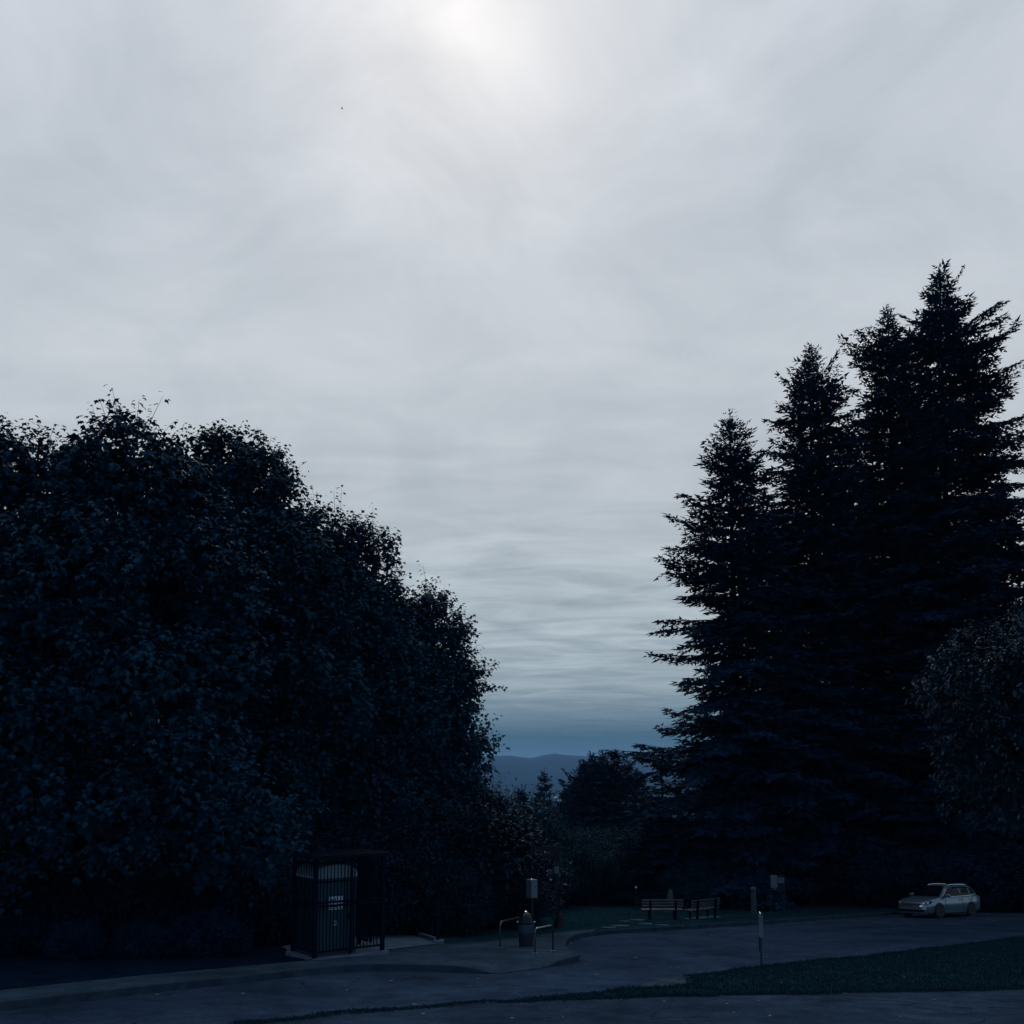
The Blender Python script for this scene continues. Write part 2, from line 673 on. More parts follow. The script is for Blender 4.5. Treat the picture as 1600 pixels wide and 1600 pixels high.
# kerb of the parking bay and the pavement build-out (road-level foot of the kerb)
KERB_FAR = [(884, 1479), (887, 1475), (893, 1471), (912, 1464.5), (940, 1461), (980, 1458), (1040, 1454.5), (1140, 1448),
            (1190, 1445), (1260, 1439.5), (1400, 1429.5), (1540, 1423), (1620, 1420), (1900, 1412)]
KERB_NEAR = [(-160, 1600), (0, 1580), (100, 1568.5), (200, 1556), (350, 1540), (450, 1528.5), (525, 1520), (575, 1517),
             (650, 1517), (725, 1520.5), (775, 1523), (815, 1518.5), (852, 1512.5), (880, 1508.5), (901, 1504), (906.5, 1499),
             (904, 1494), (892, 1485), (884, 1479)]
kf = smooth_line([G(*p) for p in KERB_FAR], 2)
kn = smooth_line([G(*p) for p in KERB_NEAR], 2)
RAMP1 = (G(778, 1522), G(845, 1513))
RAMP2 = (G(902, 1493), G(886, 1480.5))


def seg_dist(p, a, b):
    a, b = flat(a), flat(b)
    ab = b - a
    t = max(0, min(1, (p - a).dot(ab) / ab.dot(ab)))
    return (p - (a + ab * t)).length


def pave_h(x, y):
    p = Vector((x, y))
    d = min(seg_dist(p, *RAMP1), seg_dist(p, *RAMP2))
    return 0.018 + 0.145 * min(1, max(0, (d - 0.05) / 0.9))


def kerb_strip(name, line, w=0.15, lift=0.003):
    V, Fc = [], []
    n = len(line)
    for i, p in enumerate(line):
        t = (line[min(i + 1, n - 1)] - line[max(i - 1, 0)])
        t = Vector((t.x, t.y, 0)).normalized()
        nn = Vector((-t.y, t.x, 0))       # to the left of the walking direction: away from the road
        h = pave_h(p.x, p.y) + lift
        q = p + nn * w
        base = -SLOPE * p.y
        bq = -SLOPE * q.y
        V += [(p.x, p.y, base - .08), (p.x, p.y, base + h - .02), (p.x + nn.x * .02, p.y + nn.y * .02, base + h),
              (q.x, q.y, bq + h), (q.x, q.y, bq - .08)]
    for i in range(n - 1):
        for k in range(4):
            a = i * 5 + k
            Fc.append((a, a + 5, a + 6, a + 1))
    return struct(mesh_obj(name, V, Fc, M['kerb'], smooth=False))


kerb_strip('kerb', resample(kn, .5) + resample(kf, .5)[1:])

# lower road: everything between the kerb line and the near verge
far_edge = kn + kf[1:]
road_poly = far_edge + [G(1900, 1470), G(1900, 1560), G(1500, 1640), G(700, 1700), G(-160, 1700)]
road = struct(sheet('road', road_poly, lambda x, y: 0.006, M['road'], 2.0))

# pavement on the left, raised
PB = [(930, 1451.5), (905, 1453.5), (875, 1457), (844, 1461), (808, 1466.5), (760, 1471), (720, 1474), (683, 1475.5), (600, 1485),
      (500, 1499), (400, 1508), (200, 1526), (0, 1547), (-160, 1562)]
back = [G(u, v, .16) for u, v in PB]
kf_part = [p for p in kf if p.x < G(930, 1462).x]
# inset the sheet so that it butts against the kerb's inner face
pave_poly = kn + kf_part[1:] + back
pavement = struct(sheet('pavement', pave_poly, lambda x, y: pave_h(x, y) - 0.002, M['pave'], .45))

# lawn behind the kerb
lb = [G(u, v, .12) for u, v in PB]
lawn_poly = [p for p in kf if p.x >= G(930, 1462).x] + [Vector((75, 70, 0)), Vector((-4, 72, 0)), Vector((-9, 48, 0))] + \
    list(reversed(back[:9]))
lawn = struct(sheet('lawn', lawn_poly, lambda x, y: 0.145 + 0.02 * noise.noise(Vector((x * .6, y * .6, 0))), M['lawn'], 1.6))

shade_ground_poly = [Vector((p.x, p.y, 0)) for p in (back[8], back[9], back[10], back[11], back[12], back[13])] + [Vector((-45, 22, 0)), Vector((-45, 60, 0)), Vector((-4, 72, 0)), Vector((-9, 48, 0))]
struct(sheet('dark_shade_ground', shade_ground_poly, lambda x, y: 0.142 + 0.02 * noise.noise(Vector((x * .6, y * .6, 0))), M['soil'], 1.6))  # deep maple shade put in as a dark ground sheet instead of lawn

# near verge and the path at the photographer's feet
V_UP = [(380, 1602), (420, 1598), (480, 1591), (560, 1583.5), (640, 1577), (740, 1569.5), (840, 1562), (900, 1557.5), (980, 1549), (1050, 1544),
        (1090, 1539), (1082, 1531), (1090, 1527), (1130, 1522), (1190, 1513.5), (1260, 1505.5), (1400, 1492), (1600, 1467), (1760, 1450), (1900, 1437)]
V_LO = [(1900, 1540), (1600, 1546.5), (1300, 1553), (1100, 1557), (950, 1560.5), (800, 1567), (700, 1572.5), (600, 1581), (500, 1590.5), (420, 1599), (360, 1606)]


def ragged(pts, amp, s):
    out = []
    for p in resample(pts, .25):
        n = noise.noise(Vector((p.x * s, p.y * s, 5.0))) + .6 * noise.noise(Vector((p.x * s * 3, p.y * s * 3, 1.0)))
        out.append(Vector((p.x, p.y + amp * n, 0)))
    return out


v_up = ragged(smooth_line([G(*p) for p in V_UP], 1), .25, .9)
v_lo = ragged(smooth_line([G(*p) for p in V_LO], 1), .16, 1.3)
verge_poly = v_up + v_lo


def verge_h(x, y):
    return 0.022 + 0.03 * (noise.noise(Vector((x * .8, y * .8, 2.0))) + .5)


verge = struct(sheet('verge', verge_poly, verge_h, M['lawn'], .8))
dirt_poly = [G(u, v) for u, v in ((985, 1549), (1010, 1537), (1040, 1529), (1075, 1524.5), (1100, 1526), (1086, 1534), (1130, 1537), (1160, 1537), (1165, 1542), (1090, 1546))]
struct(sheet('worn_edge', ragged(dirt_poly + [dirt_poly[0]], .1, 2)[:-1], lambda x, y: 0.012, M['dirt'], .8))
path_poly = [Vector((p.x, p.y - .02, 0)) for p in reversed(v_lo)]
path_poly = path_poly + [Vector((30, 8, 0)), Vector((30, -12, 0)), Vector((-30, -12, 0)), Vector((-30, 14, 0))]
path = struct(sheet('path', path_poly, lambda x, y: 0.016, M['path'], 1.5))


def strip(name, pts, w, h, mat_):
    line = resample([G(u, v) for u, v in pts], .3)
    V, Fc = [], []
    for i, p in enumerate(line):
        k = noise.noise(Vector((p.x * 2.3, p.y * 2.3, 7.0)))
        q = noise.noise(Vector((p.x * 3.1, p.y * 3.1, 3.0)))
        ww = w * (1 + .6 * q)
        for sg in (-1, 1):
            y = p.y + k * .10 + sg * ww
            V.append((p.x, y, -SLOPE * y + h))
    for i in range(len(line) - 1):
        Fc.append((i * 2, i * 2 + 2, i * 2 + 3, i * 2 + 1))
    return struct(mesh_obj(name, V, Fc, mat_))


strip('road_seam', [(1040, 1457), (1130, 1467), (1200, 1476), (1270, 1485), (1330, 1494)], .07, .0105, M['dirt'])
strip('path_crack', [(1320, 1561), (1370, 1564), (1420, 1567), (1470, 1574), (1520, 1577)], .02, .0205, M['soil'])
strip('path_crack', [(1545, 1576), (1590, 1577), (1640, 1580)], .02, .0205, M['soil'])
strip('path_crack', [(1010, 1597), (1080, 1595), (1150, 1596)], .05, .0205, M['dirt'])

# ------------------------------------------------------------------ grass and litter
def blades(name, poly, hfun, count, hmin, hmax, edge=None, edge_n=0):
    tup = [(p.x, p.y) for p in poly]
    x0, x1 = min(p[0] for p in tup), max(p[0] for p in tup)
    y0, y1 = min(p[1] for p in tup), max(p[1] for p in tup)
    P = []
    while len(P) < count:
        q = (random.uniform(x0, x1), random.uniform(y0, y1))
        if inside(q, tup):
            P.append((q, 1.0))
    if edge:
        for _ in range(edge_n):
            p = random.choice(edge)
            P.append(((p.x + random.gauss(0, .12), p.y + random.gauss(0, .09)), random.uniform(.6, 1.5) if p.x > 2 else random.uniform(.4, .8)))
    V = np.zeros((len(P) * 3, 3))
    for i, ((x, y), s) in enumerate(P):
        h = random.uniform(hmin, hmax) * s
        a = random.uniform(0, math.pi)
        w = .010 + .012 * random.random()
        z = -SLOPE * y + hfun(x, y) - .01
        lx, ly = random.gauss(0, .4) * h, random.gauss(0, .4) * h
        V[i * 3] = (x - w * math.cos(a), y - w * math.sin(a), z)
        V[i * 3 + 1] = (x + w * math.cos(a), y + w * math.sin(a), z)
        V[i * 3 + 2] = (x + lx, y + ly, z + h)
    me = np_mesh(name, V, np.arange(len(P) * 3).reshape(-1, 3), M['grass'])
    o = link(bpy.data.objects.new(name, me))
    o['kind'] = 'stuff'
    return o


vp = [p for p in verge_poly if p.x < 24]
g1 = blades('grass', vp, verge_h, 60000, .03, .08, [p for p in v_up + v_lo if p.x < 20], 16000)
tag(g1, 'short mown grass on the strip between the two asphalt surfaces', 'grass')
lp = [G(u, v, .12) for u, v in ((760, 1470), (880, 1456), (1040, 1451), (1260, 1433), (1420, 1424), (1420, 1412), (1200, 1409), (940, 1415), (700, 1432), (680, 1470))]
g2 = blades('grass', lp, lambda x, y: .12, 40000, .04, .10)
tag(g2, 'dim mown grass of the lawn around the benches', 'grass')


def litter():
    V, Q = [], []
    spots = [(G(random.uniform(100, 1500), random.uniform(1470, 1598)), random.random()) for _ in range(70)]
    for p, s in spots:
        inv = inside((p.x, p.y), [(q.x, q.y) for q in verge_poly])
        h = .05 if inv else .024
        if inside((p.x, p.y), [(q.x, q.y) for q in pave_poly]):
            h = .14
        a = random.uniform(0, 6.28)
        L_ = .03 + .05 * s
        c, sn = math.cos(a), math.sin(a)
        b = len(V)
        for (x, y, z) in ((-L_, 0, .0), (0, -L_ * .5, .012), (L_, 0, .004), (0, L_ * .5, .0)):
            yy = p.y + x * sn + y * c
            V.append((p.x + x * c - y * sn, yy, -SLOPE * yy + h + z))
        Q.append((b, b + 1, b + 2, b + 3))
    o = mesh_obj('leaf_litter', V, Q, M['litter'])
    o['kind'] = 'stuff'
    tag(o, 'small dry leaves scattered over the asphalt and grass', 'leaf litter')


litter()


# ------------------------------------------------------------------ foliage generators
def leaf_cloud(P, Yd, Nd, s, kind):
    """P positions, Yd leaf axis, Nd leaf normal, s sizes -> verts, quads"""
    Yd = Yd / np.linalg.norm(Yd, axis=1, keepdims=True)
    X = np.cross(Yd, Nd)
    X /= np.linalg.norm(X, axis=1, keepdims=True) + 1e-9
    Z = np.cross(X, Yd)
    if kind == 'maple':
        T = np.array([(0, 0, 0), (-.52, .40, -.06), (-.20, .58, .02), (0, 1, -.12), (.20, .58, .02), (.52, .40, -.06)])
        Q = np.array([(0, 3, 2, 1), (0, 5, 4, 3)])
    elif kind == 'oval':
        T = np.array([(0, 0, 0), (-.24, .35, .06), (-.18, .72, .04), (0, 1, -.06), (.18, .72, .04), (.24, .35, .06)])
        Q = np.array([(0, 3, 2, 1), (0, 5, 4, 3)])
    else:   # fir twig
        T = np.array([(-.24, .05, 0), (.21, .18, 0), (0, 1, 0)])
        Q = np.array([(0, 1, 2)])
    n, k = len(P), len(T)
    V = P[:, None, :] + s[:, None, None] * (T[None, :, 0:1] * X[:, None, :] + T[None, :, 1:2] * Yd[:, None, :] + T[None, :, 2:3] * Z[:, None, :])
    F_ = (np.arange(n)[:, None, None] * k + Q[None]).reshape(-1, Q.shape[1])
    return V.reshape(-1, 3), F_


def rvec(n, g):
    v = g.normal(size=(n, 3))
    return v / np.linalg.norm(v, axis=1, keepdims=True)


def broadleaf_crown(name, lobes, mat_, seed, shoots, leaf, per_shoot, kind='maple', shoot_len=.9, droop=.75, up=.45, inner=.26, leaders=.11, wave=.85, amp=.34):
    """lobes: (cx,cy,cz,rx,ry,rz). Leafy shoots stand on the lobes' outside; leaves hang from the shoots."""
    g = np.random.default_rng(seed)
    lob = np.array(lobes, float)
    area = (lob[:, 3] * lob[:, 4] + lob[:, 3] * lob[:, 5] + lob[:, 4] * lob[:, 5])
    cnt = np.maximum(4, (shoots * area / area.sum()).astype(int))
    O, D = [], []
    for i, L_ in enumerate(lob):
        d = rvec(cnt[i] * 3, g)
        # boughs: the surface swells and sinks, so the outline is uneven and hollows stay dark
        q0 = (L_[:3] + d * L_[3:]) * wave
        nz = (np.sin(q0[:, 0] * 1.9 + q0[:, 2] * 1.3 + seed) + np.sin(q0[:, 1] * 2.1 - q0[:, 0] * 1.1 + 2.0 * seed) + np.sin(q0[:, 2] * 2.6 + q0[:, 1] * 1.4 + .7 * seed)
              + .6 * np.sin(q0[:, 0] * 4.3 - q0[:, 2] * 3.7)) / 3.0
        p = L_[:3] + d * L_[3:] * ((.86 + amp * nz) * g.uniform(.86, 1.04, len(d)))[:, None]
        sel = nz + g.normal(scale=.15, size=len(d)) > -.42
        p, d = p[sel], d[sel]
        keep = np.ones(len(d), bool)
        for j, K in enumerate(lob):
            if j != i:
                q = (p - K[:3]) / K[3:]
                keep &= (q ** 2).sum(1) > .62
        p, d = p[keep][:cnt[i]], d[keep][:cnt[i]]
        O.append(p)
        D.append(d)
    O, D = np.concatenate(O), np.concatenate(D)
    # inner foliage: fewer, larger leaf sprays that close the crown's heart
    ni = int(shoots * inner)
    w = lob[:, 3] * lob[:, 4] * lob[:, 5]
    ii = g.choice(len(lob), ni, p=w / w.sum())
    di = rvec(ni, g)
    O = np.concatenate([O, lob[ii, :3] + di * lob[ii, 3:] * g.uniform(.05, .60, (ni, 1))])
    D = np.concatenate([D, di])
    big = np.ones(len(O))
    big[-ni:] = 2.1
    D = D + np.array([0, 0, up]) + g.normal(scale=.28, size=D.shape)
    D /= np.linalg.norm(D, axis=1, keepdims=True)
    n = len(O)
    Ls = shoot_len * g.uniform(.55, 1.25, n)
    # some shoots are this year's leaders: long, straight and thinly leaved
    lead = (g.random(n) < leaders) & (D[:, 2] > .1) & (big < 1.5)
    Ls[lead] *= g.uniform(1.25, 1.8, lead.sum())
    D[lead] += np.array([0, 0, .5])
    D[lead] /= np.linalg.norm(D[lead], axis=1, keepdims=True)
    t = np.linspace(0.05, 1, per_shoot)[None, :] + g.normal(scale=.03, size=(n, per_shoot))
    bend = np.array([0, 0, -1.0])
    P = O[:, None, :] + D[:, None, :] * (t * Ls[:, None])[..., None] + bend * (.12 * (t ** 2) * Ls[:, None])[..., None]
    side = rvec(n * per_shoot, g).reshape(n, per_shoot, 3)
    side -= D[:, None, :] * (side * D[:, None, :]).sum(-1, keepdims=True)
    side /= np.linalg.norm(side, axis=-1, keepdims=True) + 1e-9
    pet = leaf * .55
    P = P + side * pet * g.uniform(.4, 1.2, (n, per_shoot, 1))
    Yd = side * .8 + D[:, None, :] * .35 + np.array([0, 0, -droop]) + g.normal(scale=.2, size=side.shape)
    Nd = np.array([0, 0, 1.0]) + side * .5 + g.normal(scale=.24, size=side.shape)
    sz = leaf * g.uniform(.65, 1.2, (n, per_shoot)) * (1.1 - .35 * t) * big[:, None]
    V, Q = leaf_cloud(P.reshape(-1, 3), Yd.reshape(-1, 3), Nd.reshape(-1, 3), sz.ravel(), kind)
    # leaders first, so that their stems are among those drawn
    od = np.argsort(~lead, kind='stable')
    return np_mesh(name, V, Q, mat_), O[od], D[od], Ls[od]


def limb_mesh(name, lobes, h_fork, r0, seed, mat_=None, lean=(0, 0), O=None, D=None, Ls=None, stems=0, multi=False):
    g = random.Random(seed)
    mb = MB()
    top = max(l[2] for l in lobes)
    cx, cy = lean
    trunk = [(0, 0, -.3)]
    nn = 6
    for k in range(1, nn + 1):
        f = k / nn
        trunk.append((cx * f + g.uniform(-.12, .12), cy * f + g.uniform(-.12, .12), f * top * .9))
    rad = [r0 * 1.35] + [r0 * (1 - .86 * k / nn) for k in range(1, nn + 1)]
    mb.tube(trunk, rad, 10)
    for l in lobes:
        zc = l[2]
        hz = max(h_fork, min(zc - 1.0, zc * .62)) if not multi else h_fork * g.uniform(.1, 1)
        f = hz / (top * .9)
        s = Vector((cx * f, cy * f, hz))
        e = Vector(l[:3])
        mid = (s + e) / 2 + Vector((g.uniform(-.3, .3), g.uniform(-.3, .3), -.25 * abs(e.z - s.z) * .5 + g.uniform(-.2, .2)))
        r1 = max(.03, r0 * .38 * (1 - f * .5))
        mb.tube([s, s.lerp(mid, .6) + Vector((0, 0, .1)), mid, mid.lerp(e, .6), e], [r1, r1 * .8, r1 * .6, r1 * .4, r1 * .2], 6)
    if stems and O is not None:
        idx = range(min(stems, len(O)))
        for i in idx:
            o, d = Vector(O[i]), Vector(D[i])
            mb.tube([o - d * .5, o + d * Ls[i] * .5 + Vector((0, 0, -.03 * Ls[i])), o + d * Ls[i] * .92 + Vector((0, 0, -.10 * Ls[i]))], [.014, .010, .004], 3, cap=False)
    return mb


def tree_from(name, label, cat, base, crown_me, trunk_me, rotz=0, scale=1.0, group=None):
    t = thing(name, label, cat, base, rotz, group)
    t.scale = (scale,) * 3
    c = link(bpy.data.objects.new('crown', crown_me), t)
    c['kind'] = 'stuff'
    link(bpy.data.objects.new('trunk', trunk_me), t)
    return t


def to_mesh(mb, name, mat_):
    o = mb.build(name, mat_, smooth=True)
    me = o.data
    bpy.data.objects.remove(o)
    return me


def lobes_on(h0, h1, rx, ry, n, seed, rl=.36, topbias=0.0):
    """lobes filling an upright egg between h0 and h1"""
    g = random.Random(seed)
    cz, hz = (h0 + h1) / 2, (h1 - h0) / 2
    out = [(0, 0, cz, rx * .72, ry * .72, hz * .74)]
    for k in range(n):
        z = -1 + 2 * (k + .5) / n
        a = k * 2.39996 + g.uniform(-.3, .3)
        r = math.sqrt(max(.05, 1 - z * z)) ** .8
        s = rl * g.uniform(.75, 1.2)
        m = 1 - s * .72
        out.append((rx * r * math.cos(a) * m, ry * r * math.sin(a) * m, cz + hz * z * m + topbias, rx * s, ry * s, hz * s * .85))
    return out


# --- maples on the left: lobes are laid out in metres about each trunk
def maple(label, u, vtop, Y, crown, seed, shoots, leaf=.21, lean=(0, 0), name='maple_tree', per=13):
    top = at(u, vtop, Y)
    base = Vector((top.x, Y, gz(top.x, Y)))
    H = top.z - base.z
    lobes = []
    for (dx, dy, zf, rx, ry, rz) in crown:
        k = .86 if rz > 4 else 1.0
        kz = 1.22 if zf > -3.2 else 1.0
        sh = .34           # the leafy shoots stand out beyond the lobes
        lobes.append((dx, dy, H + zf, max(.4, rx * k - sh), max(.4, ry * k - sh), max(.35, rz * k * kz - sh)))
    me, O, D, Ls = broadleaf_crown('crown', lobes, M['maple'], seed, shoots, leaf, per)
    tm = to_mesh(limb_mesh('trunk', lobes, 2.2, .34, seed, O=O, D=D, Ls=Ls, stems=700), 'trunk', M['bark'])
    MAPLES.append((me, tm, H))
    return tree_from(name, label, 'tree', base, me, tm)


MAPLES = []
# crown tables: offset x, y, height from top, radii
maple('broad dark maple with tall leafy shoots at the left, overhanging the pavement', 195, 670, 33,
      [(0, 0, -6, 4.6, 4.0, 5.2), (.2, -.5, -1.9, 2.0, 2.0, 1.7), (-1.5, .2, -1.6, 1.3, 1.5, 1.3), (-3.1, 0, -1.7, 1.5, 1.8, 1.4), (-4.6, .3, -2.2, 1.6, 2, 1.7), (2.0, -.6, -3.0, 1.7, 1.9, 1.6),
       (3.2, -.8, -5.2, 1.6, 2, 2.0), (3.3, -1, -8.2, 1.7, 2, 1.9), (-6.0, -.5, -4.5, 2.2, 2.4, 2.6), (-6.2, -1, -8.5, 2.4, 2.6, 2.6), (0, -3.2, -5.5, 2.6, 1.9, 2.2), (-2.8, -3.4, -6.2, 2.4, 1.8, 2.2),
       (1.6, -3.2, -8.8, 2.5, 2, 2.1), (-1.6, -3.6, -9.8, 2.5, 2, 2.0), (-4.2, -3.4, -10.8, 2.6, 2, 2.0), (3.0, -2.4, -11.3, 2.3, 2, 1.8), (.3, -3, -12.6, 2.6, 2, 1.7), (-3.0, -3, -13.6, 2.6, 2, 1.6), (-5.8, -2.2, -12.5, 2.4, 2.2, 1.9),
       (4.4, -1.6, -13.2, 2.0, 1.9, 1.6)], 21, 5200, .24)
maple('tall maple rising behind the steel toilet enclosure, crown shoulder sloping to one side', 362, 676, 41,
      [(0, 0, -7, 4.4, 4, 6), (-.6, 0, -1.6, 1.7, 1.8, 1.5), (1.0, -.3, -2.3, 1.6, 1.8, 1.6), (2.2, -.3, -3.9, 1.4, 1.8, 1.5), (3.1, -.5, -5.8, 1.4, 1.8, 1.6), (3.5, -1.6, -8.4, 2.1, 2, 2.2), (-2.4, -.2, -4.2, 1.7, 1.8, 1.7),
       (2.0, -2.8, -6.2, 2.4, 1.9, 2.4), (3.8, -2.2, -11, 2.4, 2.2, 2.4), (1.5, -3, -10.5, 2.5, 2, 2.4), (2.5, -3, -14, 2.6, 2, 2.2), (-1.5, -2.8, -6, 2.4, 2, 2.3), (0, -2.6, -15.5, 2.8, 2.1, 2)], 22, 4500, .24)
maple('mid-sized maple between two taller neighbours, its top shoots standing free against the sky', 528, 800, 44,
      [(0, 0, -6, 3.6, 3.4, 4.8), (0, 0, -1.5, 1.4, 1.5, 1.4), (1.4, -.2, -2.3, 1.25, 1.5, 1.4), (2.2, -.4, -4.2, 1.2, 1.6, 1.6), (2.3, -.6, -6.6, 1.6, 1.8, 1.7), (-1.5, -.3, -2.9, 1.5, 1.6, 1.5), (.5, -2.3, -5.0, 2.1, 1.7, 2.0),
       (2.4, -1.8, -9, 2.1, 1.9, 2.1), (.2, -2.4, -9, 2.3, 1.9, 2.2), (-1.8, -2.2, -7, 2.1, 1.8, 2.1), (1.4, -2.2, -12.4, 2.4, 2, 2.0), (-1.2, -2.2, -12, 2.4, 2, 2.2)], 23, 3600, .23)
maple('maple with ragged side branches reaching out over the gap towards the far hills', 672, 915, 47,
      [(-1, 0, -5.8, 3.2, 3, 4.6), (0, 0, -1.2, 1.0, 1.3, 1.1), (.9, 0, -2.5, 1.0, 1.3, 1.0), (1.4, -.2, -4.2, 1.1, 1.3, .95), (2.2, -.3, -4.5, .75, .8, .55), (.8, -.3, -5.9, 1.3, 1.4, 1.2), (1.3, -.4, -7.3, 1.35, 1.5, .95), (2.4, -.5, -7.7, .6, .7, .38),
       (-1.4, -.3, -2.4, 1.4, 1.5, 1.4), (-.6, -1.9, -5, 1.8, 1.6, 1.9), (.9, -1.2, -9, 1.9, 1.7, 1.4), (2.3, -1.0, -10, 1.2, 1.3, 1.0), (-1.5, -2, -8.5, 2.2, 1.8, 2.2), (.8, -1.8, -11.2, 2.1, 1.8, 1.7), (-1.6, -1.9, -11.6, 2.3, 1.9, 1.9)], 24, 3600, .22)


for (u, v, Y, k, rz, lab) in ((60, 800, 47, 1, 2.0, 'maple half hidden behind the broad dark maple'), (300, 830, 52, 2, 1.2, 'maple deep in the shade between the two tallest maples'), (480, 960, 56, 3, 2.5, 'maple deep in the shade behind the mid-sized maple')):
    me, tm, H0 = MAPLES[k]
    p = at(u, v, Y)
    z0 = gz(p.x, Y)
    tree_from('maple_tree', lab, 'tree', (p.x, Y, z0), me, tm, rz, (p.z - z0) / H0)


# --- firs
def fir(label, u, vtop, Y, prof, seed, ub=None, whorl=.55, per=5, bare=0.0, name='fir_tree', group=None, r0=.42, droop=1.0, dens=1.0, tw=1.0):
    """prof: (metres below the top, reach to the left, reach to the right)"""
    g = np.random.default_rng(seed)
    top = at(u, vtop, Y)
    bx = top.x if ub is None else at(ub, 1400, Y).x
    base = Vector((bx, Y, gz(bx, Y)))
    H = top.z - base.z
    lx = top.x - bx
    pr = np.array(prof, float)
    mb = MB()
    nseg = 9
    tr = [(lx * k / nseg, 0, H * k / nseg if k else -.5) for k in range(nseg + 1)]
    mb.tube(tr, [r0 * (1 - .97 * (k / nseg)) + .01 for k in range(nseg + 1)], 9)
    Ps, Ys, Ns, Ss = [], [], [], []

    def spray(Pt, axis, n_axis, length, wide, step, ts):
        """one bough: main axis with branchlets left and right, each set with needle twigs"""
        m = max(4, int(length / step))
        tt = np.linspace(.10, 1, m)
        fwd = axis
        sd = np.cross(n_axis, fwd)
        sd /= np.linalg.norm(sd)
        for k, t_ in enumerate(tt):
            o = Pt(t_)
            for s_ in (-1, 1):
                Lb = wide * (1 - t_) ** .8 + .22 + .18 * g.random()
                Lb *= g.uniform(.6, 1.15)
                bd = fwd * .62 + sd * s_ * .8 + np.array([0, 0, -.22 * droop]) + g.normal(scale=.12, size=3)
                bd /= np.linalg.norm(bd)
                nt_ = max(3, int(Lb / (.095 / dens)))
                tk = np.linspace(.12, 1, nt_)
                pp = o + bd[None] * (tk * Lb)[:, None] + np.array([0, 0, -.10 * droop])[None] * (tk ** 2 * Lb)[:, None]
                alt = np.where(np.arange(nt_) % 2 == 0, 1.0, -1.0)[:, None]
                s2 = np.cross(n_axis, bd)
                s2 /= np.linalg.norm(s2) + 1e-9
                yd = bd[None] * .75 + s2[None] * alt * .75 + g.normal(scale=.22, size=(nt_, 3))
                yd[-1] = bd
                nd = n_axis[None] + g.normal(scale=.55, size=(nt_, 3))
                Ps.append(pp)
                Ys.append(yd)
                Ns.append(nd)
                Ss.append(ts * tw * g.uniform(.28, .54, nt_) * (1.12 - .3 * tk))
    z = .25
    k = 0
    while z < H * (1 - bare) - 1.0:
        a0 = g.uniform(0, 2 * math.pi)
        nb = per if z > 2 else 4
        for b in range(nb):
            az = a0 + b * 2 * math.pi / nb + g.uniform(-.35, .35)
            zz = z + g.uniform(-.3, .3)
            if zz < .1:
                continue
            rl = np.interp(zz, pr[:, 0], pr[:, 1])
            rr = np.interp(zz, pr[:, 0], pr[:, 2])
            ca = math.cos(az)
            Rm = rr + (rl - rr) * (.5 - .5 * ca)
            Lb = Rm * g.choice([g.uniform(.35, .7), g.uniform(.7, 1.0), g.uniform(1.0, 1.22)], p=[.36, .46, .18])
            if Lb < .15:
                continue
            f = zz / H
            e0 = np.interp(f, [0, .08, .25, .5, 1], [1.15, .85, .50, .16, -.14]) + g.uniform(-.24, .22)
            hd = np.array([math.cos(az), math.sin(az), 0])
            p0 = np.array([lx * (1 - zz / H), 0, H - zz])
            sag, upt = .30 * droop * g.uniform(.6, 1.3), .22 * g.uniform(.4, 1.3)
            Lh = Lb * math.cos(min(1.0, abs(e0)) * .6)

            def Pt(t_, p0=p0, hd=hd, Lh=Lh, e0=e0, sag=sag, upt=upt, Lb=Lb):
                return p0 + hd * Lh * t_ + np.array([0, 0, Lb * (math.tan(e0) * .6 * t_ - sag * t_ ** 2 + upt * t_ ** 3)])
            ax = Pt(1.0) - Pt(.2)
            ax /= np.linalg.norm(ax)
            nn = np.cross(ax, np.cross(np.array([0, 0, 1.0]), ax))
            nn /= np.linalg.norm(nn)
            spray(Pt, ax, nn, Lb, min(2.0, Lb * .42), .27 / dens, min(1.0, .5 + zz / 7))
            mb.tube([Pt(0), Pt(.35), Pt(.7), Pt(1)], [.012 + .011 * Lb, .01 + .008 * Lb, .008 + .004 * Lb, .005], 3, cap=False)
        z += whorl * g.uniform(.75, 1.25) * (1 if z > 2 else .7)
        k += 1
    # leader
    nl = 26
    zl = g.uniform(-.5, 1.2, nl)
    Ps.append(np.stack([np.full(nl, lx), np.zeros(nl), H - zl], 1))
    Ys.append(rvec(nl, g) * np.array([1, 1, .3]) + np.array([0, 0, .55]))
    Ns.append(rvec(nl, g))
    Ss.append(g.uniform(.15, .34, nl))
    mb.tube([(lx, 0, H - 1), (lx, 0, H + .55)], [.04, .01], 4)
    V, Q = leaf_cloud(np.concatenate(Ps), np.concatenate(Ys), np.concatenate(Ns), np.concatenate(Ss), 'fir')
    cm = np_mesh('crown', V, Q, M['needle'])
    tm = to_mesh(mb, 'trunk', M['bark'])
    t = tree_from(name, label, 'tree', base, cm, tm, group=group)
    return t


